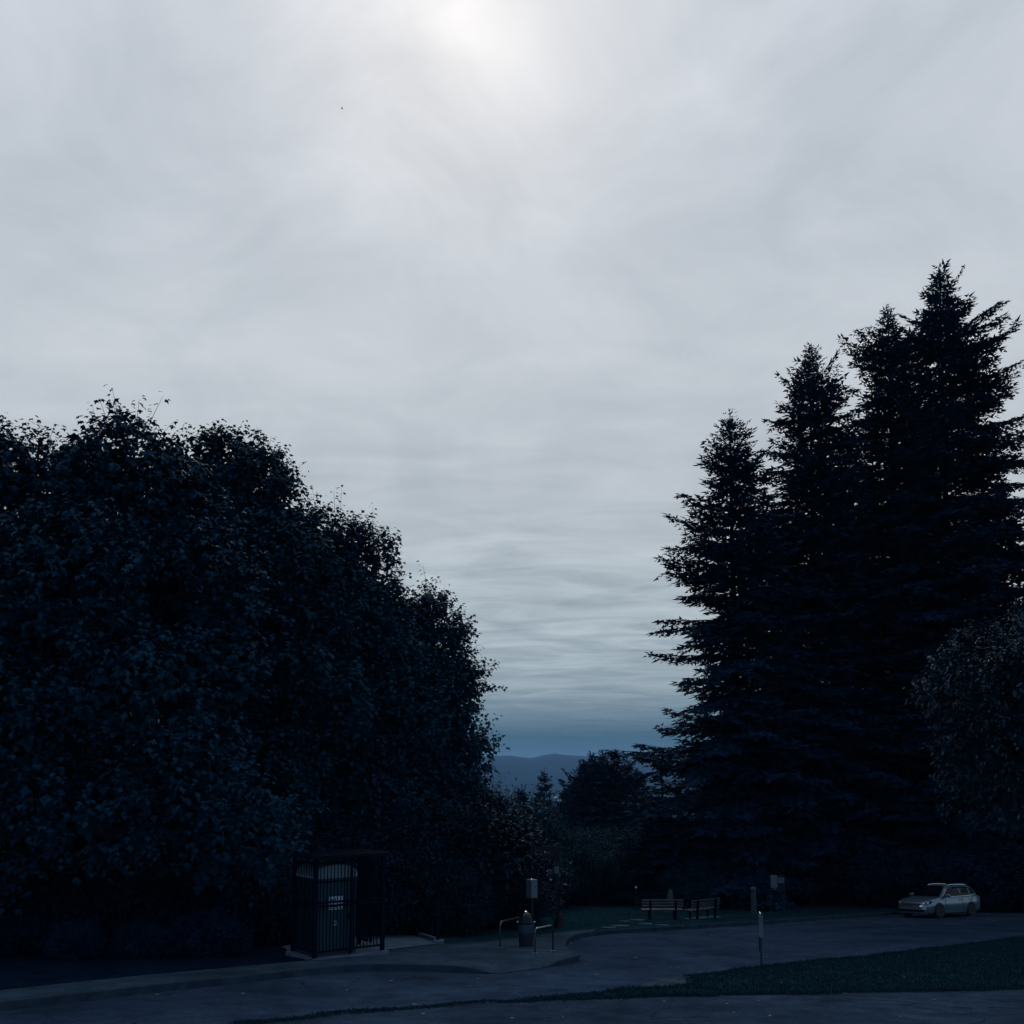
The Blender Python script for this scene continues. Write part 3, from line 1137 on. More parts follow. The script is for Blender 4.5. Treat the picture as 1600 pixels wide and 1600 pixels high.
fir('shortest of the four tall firs, blunt top and long open boughs above the gap', 1140, 655, 58,
    [(0, .35, .35), (1.2, .9, 1.0), (2.4, 1.5, 1.9), (4, 2.3, 2.8), (6, 3.0, 3.4), (8.5, 4.6, 3.8), (10, 4.0, 4), (13, 4.6, 4.4), (15, 3.8, 5), (17, 4.8, 5), (19.2, 6.6, 5), (21, 6.2, 5), (24, 5.6, 5), (30, 5, 5)], 31, ub=1156, whorl=.54, per=6)
fir('full-bodied fir with a rounded dense top beside the shortest tall fir', 1265, 550, 63,
    [(0, .25, .25), (1.2, .7, .9), (2.6, 1.6, 2.3), (4.5, 2.2, 3.2), (6.5, 3.1, 3.4), (10, 3.8, 3.8), (15, 4.6, 4.4), (22, 5.2, 5), (34, 5.5, 5.5)], 32, ub=1280, whorl=.50, per=6)
fir('slender fir with a crooked spiky top tight against the tallest fir', 1388, 488, 66,
    [(0, .2, .2), (1.2, .55, .6), (2.4, 1.7, 1.3), (3.6, 3.0, 2.4), (4.6, 3.1, 2.8), (6, 2.8, 3.2), (9, 3.4, 3.8), (14, 4.2, 4.4), (22, 5.2, 5), (36, 5.5, 5.5)], 33, ub=1408, whorl=.54, per=6)
fir('tallest fir of the group, long upswept boughs spreading beyond the parked car', 1468, 430, 62,
    [(0, .2, .2), (1.2, .5, .7), (2.4, 1.3, 2.5), (3.2, 1.9, 3.2), (5.2, 2.6, 5.3), (7.2, 3.2, 5.5), (9.5, 3.8, 6.2), (13, 4.4, 6.6), (16, 4.8, 5.6), (18, 5, 7.2), (26, 5.5, 7), (40, 5.5, 6.5)], 84, ub=1494, whorl=.54, per=6)
fir('fir at the outer edge of the group, mostly cut off, boughs hanging towards the car', 1765, 560, 60,
    [(0, .3, .3), (3, 2.2, 2), (7, 4.4, 4), (12, 5.6, 5), (20, 6.5, 6), (36, 6.5, 6)], 35, ub=1780, whorl=.6, per=6, dens=.7, tw=1.3)
fir('low dense young fir at the foot of the tall firs beside the valley gap', 1034, 1192, 60,
    [(0, .3, .3), (1.5, 1.3, 1.3), (3.5, 2.4, 2.6), (6, 3.2, 3.4), (10, 3.4, 3.8), (14, 3.6, 4)], 36, whorl=.42, per=6, r0=.2)
for i, (u, v, lab) in enumerate(((1205, 800, 'fir standing behind the shortest and the full-bodied tall firs'), (1325, 690, 'fir standing behind the full-bodied and the slender tall firs'),
                                 (1440, 730, 'fir standing behind the slender and the tallest firs'), (1560, 760, 'fir standing behind the tallest fir, above the broadleaf tree'))):
    fir(lab, u, v, 76, [(0, .4, .4), (2, 1.6, 1.6), (5, 3.2, 3.2), (9, 4.6, 4.6), (16, 6, 6), (30, 6.5, 6.5)], 37 + i, whorl=.62, per=6, dens=.55, tw=1.8)
# far conifers standing lower down the slope, seen through the gap
fir('open-branched far conifer standing alone in the valley gap', 850, 1206, 135,
    [(0, .2, .2), (2, 1.2, 1.1), (4, 2.2, 2.0), (6, 3.6, 2.6), (10, 4.2, 3.6), (20, 5, 5)], 41, whorl=.8, per=5, r0=.3, dens=.7, tw=1.4)
fir('small pointed far conifer between the lone one and the dense clump', 885, 1232, 140,
    [(0, .2, .2), (2, 1.1, 1.1), (5, 2.2, 2.2), (15, 4, 4)], 42, whorl=.6, per=6, r0=.25, dens=.7, tw=1.5)
for i, (u, v, Y, lab) in enumerate([
        (911, 1194, 128, 'low shoulder conifer on the outer side of the dense far clump'),
        (926, 1183, 130, 'pointed conifer of the dense far clump next to its low shoulder'),
        (941, 1184, 132, 'middle conifer of the dense far clump, half sunk between its neighbours'),
        (960, 1177, 129, 'highest spire of the dense far clump of conifers'),
        (981, 1194, 131, 'conifer sloping down from the highest spire of the far clump'),
        (997, 1207, 138, 'last small pointed conifer of the far clump beside the tall firs')]):
    w = 1.0 if i < 5 else .6
    fir(lab, u, v, Y, [(0, .25, .25), (1.2, 1.0 * w, 1.0 * w), (3, 2.5 * w, 2.5 * w), (6, 4.2 * w, 4.2 * w), (12, 5.4 * w, 5.4 * w), (22, 6, 6)], 50 + i, whorl=.6, per=6, r0=.28, dens=.7, tw=1.7)
fir('far conifer just showing beside the maple foot', 815, 1233, 120, [(0, .2, .2), (1.5, .8, .8), (5, 2.2, 2.2), (12, 3, 3)], 58, whorl=.6, per=6, r0=.2, dens=.7, tw=1.5)


# --- shrubs: three kinds, each a shared crown set out as individuals
def shrub_mesh(kind, seed, w, d, h, shoots, leaf, mat_, per=9, oval='oval', sl=.5, up=.5):
    lob = lobes_on(.1, h, w, d, 12, seed, .42)
    me, O, D, Ls = broadleaf_crown('crown', lob, mat_, seed, shoots, leaf, per, oval, sl, .25, up)
    tm = to_mesh(limb_mesh('trunk', lob, .5, .09, seed, O=O, D=D, Ls=Ls, stems=160, multi=True), 'trunk', M['bark'])
    return me, tm


LAUREL = [shrub_mesh('laurel', 61, 2.2, 2.0, 3.6, 1500, .15, M['laurel']), shrub_mesh('laurel', 62, 2.4, 2.0, 3.0, 1500, .15, M['laurel'])]
PALE = [shrub_mesh('pale', 63, 2.6, 2.2, 4.2, 1700, .15, M['pale_leaf'], 10, 'oval', .8, .8), shrub_mesh('pale', 64, 2.4, 2.2, 3.6, 1700, .14, M['pale_leaf'], 10, 'oval', .8, .9)]
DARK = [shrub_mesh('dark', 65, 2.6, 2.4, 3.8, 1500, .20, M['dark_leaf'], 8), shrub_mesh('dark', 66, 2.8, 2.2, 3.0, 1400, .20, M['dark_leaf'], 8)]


def shrub(kind, i, u, Y, vtop, label, group=None, name=None, sx=1.0):
    me, tm = kind[i % 2]
    top = at(u, vtop, Y)
    z0 = gz(top.x, Y)
    h = SHH[me.name]
    s = max(.2, (top.z - z0) / h)
    t = tree_from(name or 'shrub', label, 'shrub', (top.x, Y, z0), me, tm, random.uniform(0, 6.28), 1.0, group)
    t.scale = (s * sx, s * sx, s)
    return t


SHH = {}
for lst in (LAUREL, PALE, DARK):
    for me, tm in lst:
        a = np.zeros(len(me.vertices) * 3, dtype=np.float32)
        me.vertices.foreach_get('co', a)
        SHH[me.name] = float(np.percentile(a.reshape(-1, 3)[:, 2], 99.5))

gl = 'glossy shrubs under the maples'
for i, (u, Y, v) in enumerate([(668, 40, 1262), (715, 42, 1245), (755, 43, 1285), (640, 38, 1330), (700, 37.5, 1350), (775, 41, 1345)]):
    shrub(LAUREL, i, u, Y, v, 'glossy-leaved shrub in the thicket between the enclosure and the pole sign', gl, 'laurel_shrub')
gp = 'pale feathery shrubs along the lower edge of the lawn'
for i, (u, Y, v) in enumerate([(770, 60, 1240), (815, 62, 1272), (860, 66, 1292), (905, 70, 1296), (955, 68, 1293), (1000, 64, 1296), (1035, 70, 1280), (800, 54, 1300), (980, 60, 1325), (880, 60, 1318), (930, 61, 1330), (835, 57, 1320)]):
    shrub(PALE, i, u, Y, v, 'pale feathery shrub in the thicket along the lower edge of the lawn', gp, 'feathery_shrub')
shrub(PALE, 1, 1092, 56, 1356, 'small pale rounded bush just behind the two benches', None, 'rounded_bush', 1.3)
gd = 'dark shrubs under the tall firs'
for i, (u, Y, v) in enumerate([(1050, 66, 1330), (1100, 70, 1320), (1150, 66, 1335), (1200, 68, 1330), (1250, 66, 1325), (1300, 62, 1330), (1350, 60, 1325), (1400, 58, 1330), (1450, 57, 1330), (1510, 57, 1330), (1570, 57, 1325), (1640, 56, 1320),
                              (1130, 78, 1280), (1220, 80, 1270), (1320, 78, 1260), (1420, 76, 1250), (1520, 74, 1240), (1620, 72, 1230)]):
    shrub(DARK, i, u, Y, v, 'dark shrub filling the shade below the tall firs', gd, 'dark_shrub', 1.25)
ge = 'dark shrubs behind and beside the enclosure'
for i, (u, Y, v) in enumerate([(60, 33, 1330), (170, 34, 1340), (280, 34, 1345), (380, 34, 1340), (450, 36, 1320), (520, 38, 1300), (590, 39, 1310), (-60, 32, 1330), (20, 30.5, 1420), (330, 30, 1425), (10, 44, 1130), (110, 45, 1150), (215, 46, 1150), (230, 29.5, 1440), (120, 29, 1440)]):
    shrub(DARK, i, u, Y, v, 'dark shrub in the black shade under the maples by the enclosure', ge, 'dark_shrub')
gb = 'far trees filling the slope below the lawn'

# --- glossy broadleaf tree over the parked car
top = at(1608, 945, 43)
base = Vector((top.x, 43, gz(top.x, 43)))
Hh = top.z - base.z
lob = [(0, 0, -4.6, 2.9, 2.7, 3.2), (.2, 0, -1.4, 1.7, 1.7, 1.4), (-1.5, -.3, -2.2, 1.6, 1.6, 1.2), (-2.9, -.4, -3.0, 1.4, 1.4, 1.0), (-3.7, -.3, -4.1, 1.3, 1.3, .9), (-2.9, -.8, -5.2, 1.5, 1.5, 1.1), (-3.0, -.6, -6.7, 1.2, 1.4, .9),
       (-2.6, -.6, -8.0, 1.2, 1.3, .9), (-1.5, -2.2, -3.8, 1.7, 1.5, 1.4), (.5, -2.5, -3.6, 1.8, 1.5, 1.5), (-1.2, -2.4, -6.2, 1.8, 1.6, 1.4), (1, -2.5, -6.5, 1.9, 1.6, 1.5), (-1, -2, -8.4, 1.6, 1.6, 1.1), (1.2, -2, -8.9, 1.7, 1.6, 1.1), (2.6, -1, -4, 1.9, 1.8, 1.8)]
lob = [(a, b, Hh + c, d, e, f) for a, b, c, d, e, f in lob]
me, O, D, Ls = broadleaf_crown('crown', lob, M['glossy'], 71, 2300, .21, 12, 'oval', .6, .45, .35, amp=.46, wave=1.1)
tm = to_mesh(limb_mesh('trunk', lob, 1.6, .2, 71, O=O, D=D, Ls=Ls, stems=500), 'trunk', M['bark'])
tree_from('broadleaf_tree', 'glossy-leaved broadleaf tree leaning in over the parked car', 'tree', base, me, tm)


# ------------------------------------------------------------------ toilet enclosure
A = G(491, 1497, .178)
dB = ray(597, 1484)
B = Vector((dB.x, dB.y, dB.z)) * ((A.z - CAMZ) / dB.z)
B.z = A.z
ab = Vector((B.x - A.x, B.y - A.y, 0))
LAB = ab.length
ang = math.atan2(ab.y, ab.x)
ZB = A.z - .02           # level floor of the enclosure (nearer corner)
pad_poly = [G(u, v, .16) for u, v in ((478, 1500.5), (597, 1485.5), (688, 1474.5), (664, 1465), (606, 1456.5), (545, 1457), (440, 1480))]
pad = struct(sheet('concrete_pad', pad_poly, lambda x, y: .178, M['concrete'], 1.0))

enc = thing('toilet_enclosure', 'dark steel bar enclosure with flat roof standing on a concrete pad', 'enclosure', (A.x, A.y, A.z), ang)
HT = 2.62
DEP = 1.36


def ez(x, y):
    """the enclosure stands on its own level slab"""
    return 0.0


MB().box((LAB / 2, DEP / 2, -.16), (LAB + .3, DEP + .3, .30), bev=.015).build('base_slab', M['concrete'], enc)
for (x, y) in ((0, 0), (LAB, 0), (0, DEP), (LAB, DEP), (LAB * .52, 0)):
    MB().box((x, y, (HT + ez(x, y)) / 2), (.10 if x != LAB * .52 else .06, .10 if x != LAB * .52 else .06, HT - ez(x, y))).build('post', M['steel_dark'], enc)
for (x0, y0, x1, y1) in ((.05, 0, LAB - .05, 0), (0, .05, 0, DEP - .05), (LAB, DEP - .5, LAB, DEP - .05)):
    for zf in (.16, 1.35, 1.45, HT - .1):
        a_, b_ = Vector((x0, y0, zf)), Vector((x1, y1, zf))
        if zf == .16:
            a_.z, b_.z = ez(x0, y0) + .14, ez(x1, y1) + .14
        MB().bar(a_, b_, .04, .05).build('rail', M['steel_dark'], enc)
bar_me = None
for (x0, y0, x1, y1, off) in ((.05, 0, LAB - .05, 0, (0, .035)), (0, .05, 0, DEP - .05, (.035, 0)), (LAB, DEP - .9, LAB, DEP - .05, (-.035, 0))):
    n = int(math.hypot(x1 - x0, y1 - y0) / .105)
    for k in range(1, n):
        f = k / n
        x, y = x0 + (x1 - x0) * f + off[0], y0 + (y1 - y0) * f + off[1]
        zb = ez(x, y) + .13
        if bar_me is None:
            o = MB().box((0, 0, .5), (.022, .022, 1)).build('bar', M['steel_dark'], enc)
            bar_me = o.data
        else:
            o = link(bpy.data.objects.new('bar', bar_me), enc)
        o.location = (x, y, zb)
        o.scale = (1, 1, HT - .08 - zb)
rf = MB().box((LAB / 2, DEP / 2 - .1, HT + .05), (LAB + .22, DEP + .3, .05)).build('roof', M['steel_dark'], enc)
n = 16
for k in range(n):
    x = -.09 + (LAB + .18) * (k + .5) / n
    MB().box((x, DEP / 2 - .1, HT + .095), (.06, DEP + .3, .028)).build('roof_rib', M['steel_dark'], rf)

# portable toilet inside it
tw_ = Matrix.Rotation(ang, 3, 'Z') @ Vector((.70, .16, 0)) + A
tz = A.z - .008
wc = thing('portable_toilet', 'teal portable toilet with pale arched roof inside the bar enclosure', 'toilet', (tw_.x, tw_.y, tz), ang)
W, H_ = 1.26, 2.10
mb = MB()
mb.box((0, .58, .06), (W + .02, 1.18, .12))
mb.build('base', M['bin'], wc)
mb = MB()
for x in (-W / 2 + .03, W / 2 - .03):
    mb.box((x, .58, .12 + (H_ - .12) / 2), (.06, 1.14, H_ - .12))
mb.box((0, 1.12, .12 + (H_ - .12) / 2), (W - .12, .05, H_ - .12))
mb.box((0, .03, H_ - .04), (W - .12, .06, .08))
for k in range(6):
    for x in (-W / 2 - .006, W / 2 + .006):
        mb.box((x, .16 + k * .17, 1.05), (.012, .07, 1.6))
mb.build('wall', M['toilet'], wc)
dr = MB().box((0, .028, .12 + (H_ - .26) / 2), (W - .16, .04, H_ - .24), bev=.01).build('door', M['toilet'], wc)
fr = MB()
for x in (-.36, .36):
    fr.box((x, .003, 1.05), (.05, .012, 1.5))
for z in (.33, .98, 1.72):
    fr.box((0, .003, z), (.67, .012, .05))
fr.build('door_rib', M['toilet'], dr)
MB().box((.40, -.012, 1.02), (.09, .04, .16), bev=.01).build('handle', M['trim'], dr)
# notice: white sheet with blocks of dark print
mb = MB()
mb.box((.0, -.008, 1.40), (.42, .012, .36))
g = random.Random(5)
for (x, z, w, h) in ((-.15, 1.51, .05, .05), (-.10, 1.49, .09, .03), (-.16, 1.45, .03, .09), (-.09, 1.43, .04, .08), (-.02, 1.49, .03, .10), (.03, 1.45, .10, .02), (.09, 1.44, .10, .06),
                     (.13, 1.50, .02, .07), (-.12, 1.36, .12, .03), (.02, 1.35, .07, .02), (.11, 1.36, .06, .03), (-.13, 1.30, .08, .02), (-.01, 1.30, .08, .02), (.12, 1.31, .05, .02), (-.10, 1.26, .14, .015), (.08, 1.26, .10, .015)):
    mb.box((x, -.0155, z), (w, .002, h), mi=1)
mb.build('notice', [M['white'], M['print']], dr)
for x in (-.045, .035):
    mb = MB()
    mb.box((x, -.006, .86), (.052, .008, .13))
    mb.box((x + (.012 if x < 0 else -.01), -.011, .865), (.022, .002, .07), mi=1)
    mb.build('sticker', [M['white'], M['print']], dr)
# arched roof
mb = MB()
nA = 14
for y0, y1 in ((-.03, 1.2),):
    V, Fc = [], []
    for y in (y0, y1):
        for k in range(nA + 1):
            a = math.pi * k / nA
            V.append((-math.cos(a) * (W / 2 + .03), y, H_ + .02 + math.sin(a) ** .8 * .34))
        V.append((0, y, H_ + .02))
    m_ = nA + 2
    for k in range(nA):
        Fc.append((k, k + 1, m_ + k + 1, m_ + k))
        Fc.append((m_ - 1, k + 1, k))
        Fc.append((2 * m_ - 1, m_ + k, m_ + k + 1))
    mb.add(V, Fc)
mb.box((0, .58, H_ + .005), (W + .06, 1.22, .03))
mb.build('roof', M['toilet_roof'], wc)
MB().tube([(-.4, 1.0, 1.9), (-.4, 1.0, 2.5)], .05, 10).build('vent_pipe', M['toilet_roof'], wc)

# gate post beyond the opening, on a pale footing, with its edging
C = G(684, 1473.5, .16)
gp_ = thing('gate_post', 'thin dark steel gate post on a pale concrete footing beside the pad', 'post', (C.x, C.y, -SLOPE * C.y + .15))
MB().box((0, 0, 1.3), (.07, .07, 2.6)).build('post', M['steel_dark'], gp_)
MB().box((.02, 0, .05), (.34, .34, .13), bev=.02).build('footing', M['concrete'], gp_)
e = MB()
p0, p1 = G(655, 1464, .16), G(680, 1472, .16)
bq = (p1 - p0)
e.bar(p0 + Vector((0, 0, .09)), p1 + Vector((0, 0, .09)), .10, .12)
tag(e.build('edging', M['concrete']), 'pale concrete edging strip running back from the thin gate post', 'edging')


# ------------------------------------------------------------------ bin, hoops, sign posts
def on_lawn(u, v, h=.15):
    return G(u, v, h)


b = on_lawn(822, 1479)
bn = thing('litter_bin', 'round litter bin with domed lid and blue liner between two bike hoops', 'bin', (b.x, b.y, b.z - .01))
MB().lathe([(.21, 0), (.225, .05), (.245, .66), (.25, .70), (.23, .70)], 24).build('body', M['bin'], bn, smooth=True)
V, Fc = [], []
nn_ = 48
for k in range(nn_):
    a = 2 * math.pi * k / nn_
    low = .38 + .22 * abs(math.sin((a - math.pi * 1.5) / 1.0 * .5)) ** .8 + .015 * math.sin(a * 9)
    V += [(.253 * math.cos(a), .253 * math.sin(a), low), (.262 * math.cos(a), .262 * math.sin(a), (low + .72) / 2), (.258 * math.cos(a), .258 * math.sin(a), .725)]
for k in range(nn_):
    for j in range(2):
        a, c = k * 3 + j, ((k + 1) % nn_) * 3 + j
        Fc.append((a, c, c + 1, a + 1))
mesh_obj('liner', V, Fc, M['bag'], bn, smooth=True)
lid = MB().lathe([(.262, .70), (.268, .74), (.25, .77), (.235, .84), (.19, .94), (.11, 1.01), (.04, 1.035), (0.0, 1.04)], 24).build('lid', M['trim'], bn, smooth=True)
MB().lathe([(.035, 1.03), (.04, 1.05), (.03, 1.075), (0, 1.085)], 12).build('knob', M['chrome'], lid, smooth=True)
for sx in (-1, 1):
    MB().box((sx * .262, -.03, .75), (.05, .07, .05), bev=.012).build('clip', M['chrome'], lid)


def hoop(p, q, h, label):
    """U-shaped stand between two ground points"""
    t = thing('bike_hoop', label, 'bike rack', ((p.x + q.x) / 2, (p.y + q.y) / 2, min(p.z, q.z) - .02), 0, 'steel bike hoops by the litter bin')
    c = t.location
    a, d = Vector(p) - c, Vector(q) - c
    top_z = max(a.z, d.z) + h
    r = .10
    pts = [Vector((a.x, a.y, a.z - .05)), Vector((a.x, a.y, top_z - r))]
    u_ = Vector((d.x - a.x, d.y - a.y, 0)).normalized()
    for k in range(1, 5):
        an = math.pi / 2 * k / 4
        pts.append(Vector((a.x, a.y, top_z - r)) + u_ * (r - r * math.cos(an)) + Vector((0, 0, r * math.sin(an))))
    for k in range(0, 5):
        an = math.pi / 2 * k / 4
        pts.append(Vector((d.x, d.y, top_z - r)) - u_ * (r - r * math.sin(an)) + Vector((0, 0, r * math.cos(an))))
    pts.append(Vector((d.x, d.y, d.z - .05)))
    MB().tube(pts, .026, 10).build('tube', M['steel'], t, smooth=True)
    for s in (a, d):
        MB().lathe([(.065, 0), (.065, .03), (.03, .035)], 12, (s.x, s.y, s.z)).build('base_flange', M['steel_dull'], t)


hoop(on_lawn(781.5, 1482), on_lawn(812, 1477.5), .78, 'steel bike hoop on the side of the bin towards the toilet enclosure')
hoop(on_lawn(836, 1490.5), on_lawn(864, 1487), .70, 'steel bike hoop on the side of the bin towards the road')

# box sign on a post behind the bin
p = at(831, 1400, 38)
z0 = gz(p.x, 38) + .11
s = thing('box_sign', 'grey box sign on a post behind the domed bin', 'sign', (p.x, 38, z0), R(38))
MB().tube([(0, 0, -.1), (0, 0, 1.45)], .05, 10).build('post', M['steel'], s, smooth=True)
zb = at(831, 1403, 38).z - z0
zt = at(831, 1374, 38).z - z0
bx = MB().box((0, 0, (zb + zt) / 2), (.30, .30, zt - zb), bev=.012).build('cabinet', M['grey_panel2'], s)
MB().box((.0, -.154, (zb + zt) / 2), (.26, .008, (zt - zb) * .9), bev=.003).build('front_panel', M['grey_panel'], bx)
MB().box((.05, -.160, zb + .42), (.08, .006, .05)).build('plate', M['print'], bx)
MB().lathe([(.03, 0), (.03, .02), (.018, .04), (0, .045)], 10, (-.10, -.12, zt)).build('knob', M['chrome'], s, smooth=True)
MB().box((0, 0, zb - .015), (.2, .2, .03)).build('bracket', M['steel_dark'], s)

# tall dark post with arm and plaque
p = on_lawn(871, 1449)
z0 = p.z - .02
s = thing('tall_sign_post', 'tall dark wooden post with a side board and a small pale plaque', 'sign post', (p.x, p.y, z0))
sc_ = 1604 / p.y
MB().box((0, 0, 1.6), (.15, .15, 3.3)).build('post', M['wood'], s)
MB().box((-.42, -.01, 3.0), (.72, .05, .30), bev=.01).build('board', M['wood'], s)
MB().box((-.42, -.01, 2.74), (.60, .04, .12), bev=.01).build('board', M['wood'], s)
MB().box((-.02, -.085, 2.22), (.18, .012, .28)).build('plaque', M['grey_panel2'], s)
MB().lathe([(.24, -.05), (.22, .14), (.16, .42), (.11, .55)], 10, (.08, 0, 0)).build('post_boot', M['wood'], s)

# thin marker stake
p = at(994, 1412, 55)
z0 = gz(p.x, 55) + .11
s = thing('marker_stake', 'thin pale-capped stake at the far edge of the lawn left of the benches'.replace(' left of the benches', ' before the shrubs'), 'stake', (p.x, 55, z0))
MB().tube([(0, 0, -.1), (0, 0, 1.12)], .028, 8).build('stake', M['steel_dull'], s)
MB().lathe([(.045, 1.10), (.05, 1.14), (.03, 1.19), (0, 1.2)], 10).build('cap', M['white'], s, smooth=True)

# stump
p = at(1046, 1404, 52)
z0 = gz(p.x, 52) + .10
V, Fc = [], []
nr = 14
for j, (z, r) in enumerate(((-.1, .42), (.15, .33), (.4, .27), (.7, .23), (.88, .19), (.98, .12), (1.02, .03))):
    for k in range(nr):
        a = 2 * math.pi * k / nr
        rr = r * (1 + .14 * math.sin(a * 3 + j * .4) + .08 * math.sin(a * 7 + j))
        V.append((rr * math.cos(a) + .08 * z, rr * math.sin(a), z + .05 * math.sin(a * 2) * (z > .5)))
for j in range(6):
    for k in range(nr):
        k2 = (k + 1) % nr
        Fc.append((j * nr + k, j * nr + k2, (j + 1) * nr + k2, (j + 1) * nr + k))
o = mesh_obj('tree_stump', V, Fc, M['wood_post'], smooth=True, loc=(p.x, 52, z0 + .1))
o.scale = (.62, .62, 1.0)
tag(o, 'grey tapering stump showing above the back of the longer bench', 'stump')


# benches
def bench(u, v, rotz, label, Lb=1.8):
    p = on_lawn(u, v, .12)
    t = thing('park_bench', label, 'bench', (p.x, p.y, p.z), rotz, 'benches facing the valley')
    sy = math.sin(rotz), math.cos(rotz)

    def dz(x, y):
        return -SLOPE * (x * math.sin(rotz) + y * math.cos(rotz))
    for sx in (-1, 1):
        x = sx * Lb * .31
        m_ = MB()
        m_.bar((x, 0, dz(x, 0) - .06), (x, -.10, .87), .07, .09)
        m_.build('rear_post', M['steel_dark'], t)
        m_ = MB()
        m_.bar((x, .42, dz(x, .42) - .06), (x, .42, .40), .07, .07)
        m_.build('leg', M['steel_dark'], t)
        MB().box((x, .21, .385), (.055, .46, .05)).build('seat_bearer', M['steel_dark'], t)
    for k in range(4):
        MB().box((0, .06 + k * .12, .43), (Lb, .10, .045), bev=.006).build('seat_slat', M['slat'], t)
    for k, z in enumerate((.58, .70, .83)):
        y = -.045 * z / .5 + .055
        MB().box((0, y, z), (Lb, .04, .10), Matrix.Rotation(R(6), 3, 'X'), bev=.006).build('back_slat', M['slat'], t)


bench(1036, 1438, R(2), 'longer park bench seen squarely from behind, beside the smaller-looking turned one')
bench(1103, 1436.5, R(36), 'turned park bench beside the one seen squarely from behind')

for i, (u, v, w, d) in enumerate(((996, 1438.5, .75, .5), (968, 1447.5, .8, .55), (1009, 1444.5, .6, .45), (1034, 1446.5, .6, .4), (975, 1440.5, .5, .4), (950, 1450.5, .6, .4))):
    p = on_lawn(u, v, .13)
    a = random.uniform(-.2, .2)
    pts = []
    n = 9
    for k in range(n):
        an = 2 * math.pi * k / n
        pts.append((w / 2 * math.cos(an) * random.uniform(.85, 1.15), d / 2 * math.sin(an) * random.uniform(.85, 1.15)))
    V = [(x, y, -.06 - SLOPE * y) for x, y in pts] + [(x * .97, y * .97, .045 - SLOPE * y) for x, y in pts]
    Fc = [tuple(range(n, 2 * n))] + [(k, (k + 1) % n, n + (k + 1) % n, n + k) for k in range(n)]
    o = mesh_obj('paving_stone', V, Fc, M['concrete'], loc=(p.x, p.y, p.z))
    tag(o, 'pale flat paving stone let into the lawn in front of the benches'.replace('in front of', 'between kerb and'), 'paving stone', 'paving stones in the lawn')
p = on_lawn(1096, 1434.5, .13)
o = MB().box((0, 0, 0), (1.75, .5, .07), Matrix.Rotation(R(30), 3, 'Z') @ Matrix.Rotation(-math.atan(SLOPE) * .8, 3, 'X')).build('bench_pad', M['concrete'], loc=(p.x - .05, p.y - .35, p.z + .05))
tag(o, 'pale concrete pad in the grass under the turned bench', 'pad')

# wooden bollard
p = on_lawn(1178, 1428.5)
s = thing('wooden_bollard', 'thick round grey wooden post with pale top on the lawn', 'post', (p.x, p.y, p.z - .02))
MB().tube([(0, 0, -.1), (.005, 0, .6), (0, 0, 1.22)], [.128, .122, .118], 14).build('post', M['wood_post'], s, smooth=True)
MB().lathe([(.125, 1.20), (.13, 1.25), (.11, 1.28), (0, 1.285)], 14).build('cap', M['grey_panel'], s, smooth=True)
MB().lathe([(.130, 1.08), (.134, 1.09), (.134, 1.13), (.130, 1.14)], 14).build('band', M['steel_dull'], s, smooth=True)

# roadside marker post at the verge tip
p = G(1190, 1511)
s = thing('marker_post', 'slim steel marker post with pale reflector strip at the grass edge', 'post', (p.x, p.y, p.z + .0))
MB().box((0, .012, .55), (.055, .02, 1.3)).build('post', M['steel_dull'], s)
MB().box((.012, -.012, 1.06), (.105, .018, .60), bev=.004).build('reflector_strip', M['grey_panel'], s)
MB().box((.012, -.024, 1.24), (.06, .004, .12)).build('reflector', M['grey_panel2'], s)
MB().box((-.045, -.006, .60), (.03, .03, .40), bev=.004).build('clamp', M['steel'], s)
MB().lathe([(.025, 1.36), (.03, 1.39), (.018, 1.42), (0, 1.43)], 10, (0, 0, 0)).build('cap', M['chrome'], s, smooth=True)

# notice board in the shade of the firs
Yb = 52.0
p = at(1215, 1390, Yb)
z0 = gz(p.x, Yb) + .10
s = thing('notice_board', 'small notice board with two pale sheets on posts under the firs', 'notice board', (p.x, Yb, z0))
zt, zb = at(1215, 1367, Yb).z - z0, at(1215, 1391, Yb).z - z0
for x in (-.33, .33):
    MB().box((x, .03, zt / 2 - .05), (.07, .05, zt + .1)).build('post', M['wood'], s)
pn = MB().box((0, -.012, (zt + zb) / 2), (.72, .03, zt - zb), bev=.005).build('panel', M['wood'], s)
MB().box((-.17, -.032, (zt + zb) / 2 + .06), (.33, .006, (zt - zb) * .82)).build('sheet', M['grey_panel'], pn)
m_ = MB()
m_.box((.18, -.032, zt - .26), (.29, .006, .26))
m_.box((.15, -.0365, zt - .22), (.10, .002, .06), Matrix.Rotation(R(-35), 3, 'Y'), mi=1)
m_.box((.21, -.0365, zt - .29), (.13, .002, .04), Matrix.Rotation(R(35), 3, 'Y'), mi=1)
m_.build('sheet', [M['grey_panel'], M['print']], pn)
MB().box((-.15, -.032, zb + .05), (.12, .006, .05)).build('label_plate', M['grey_panel'], pn)


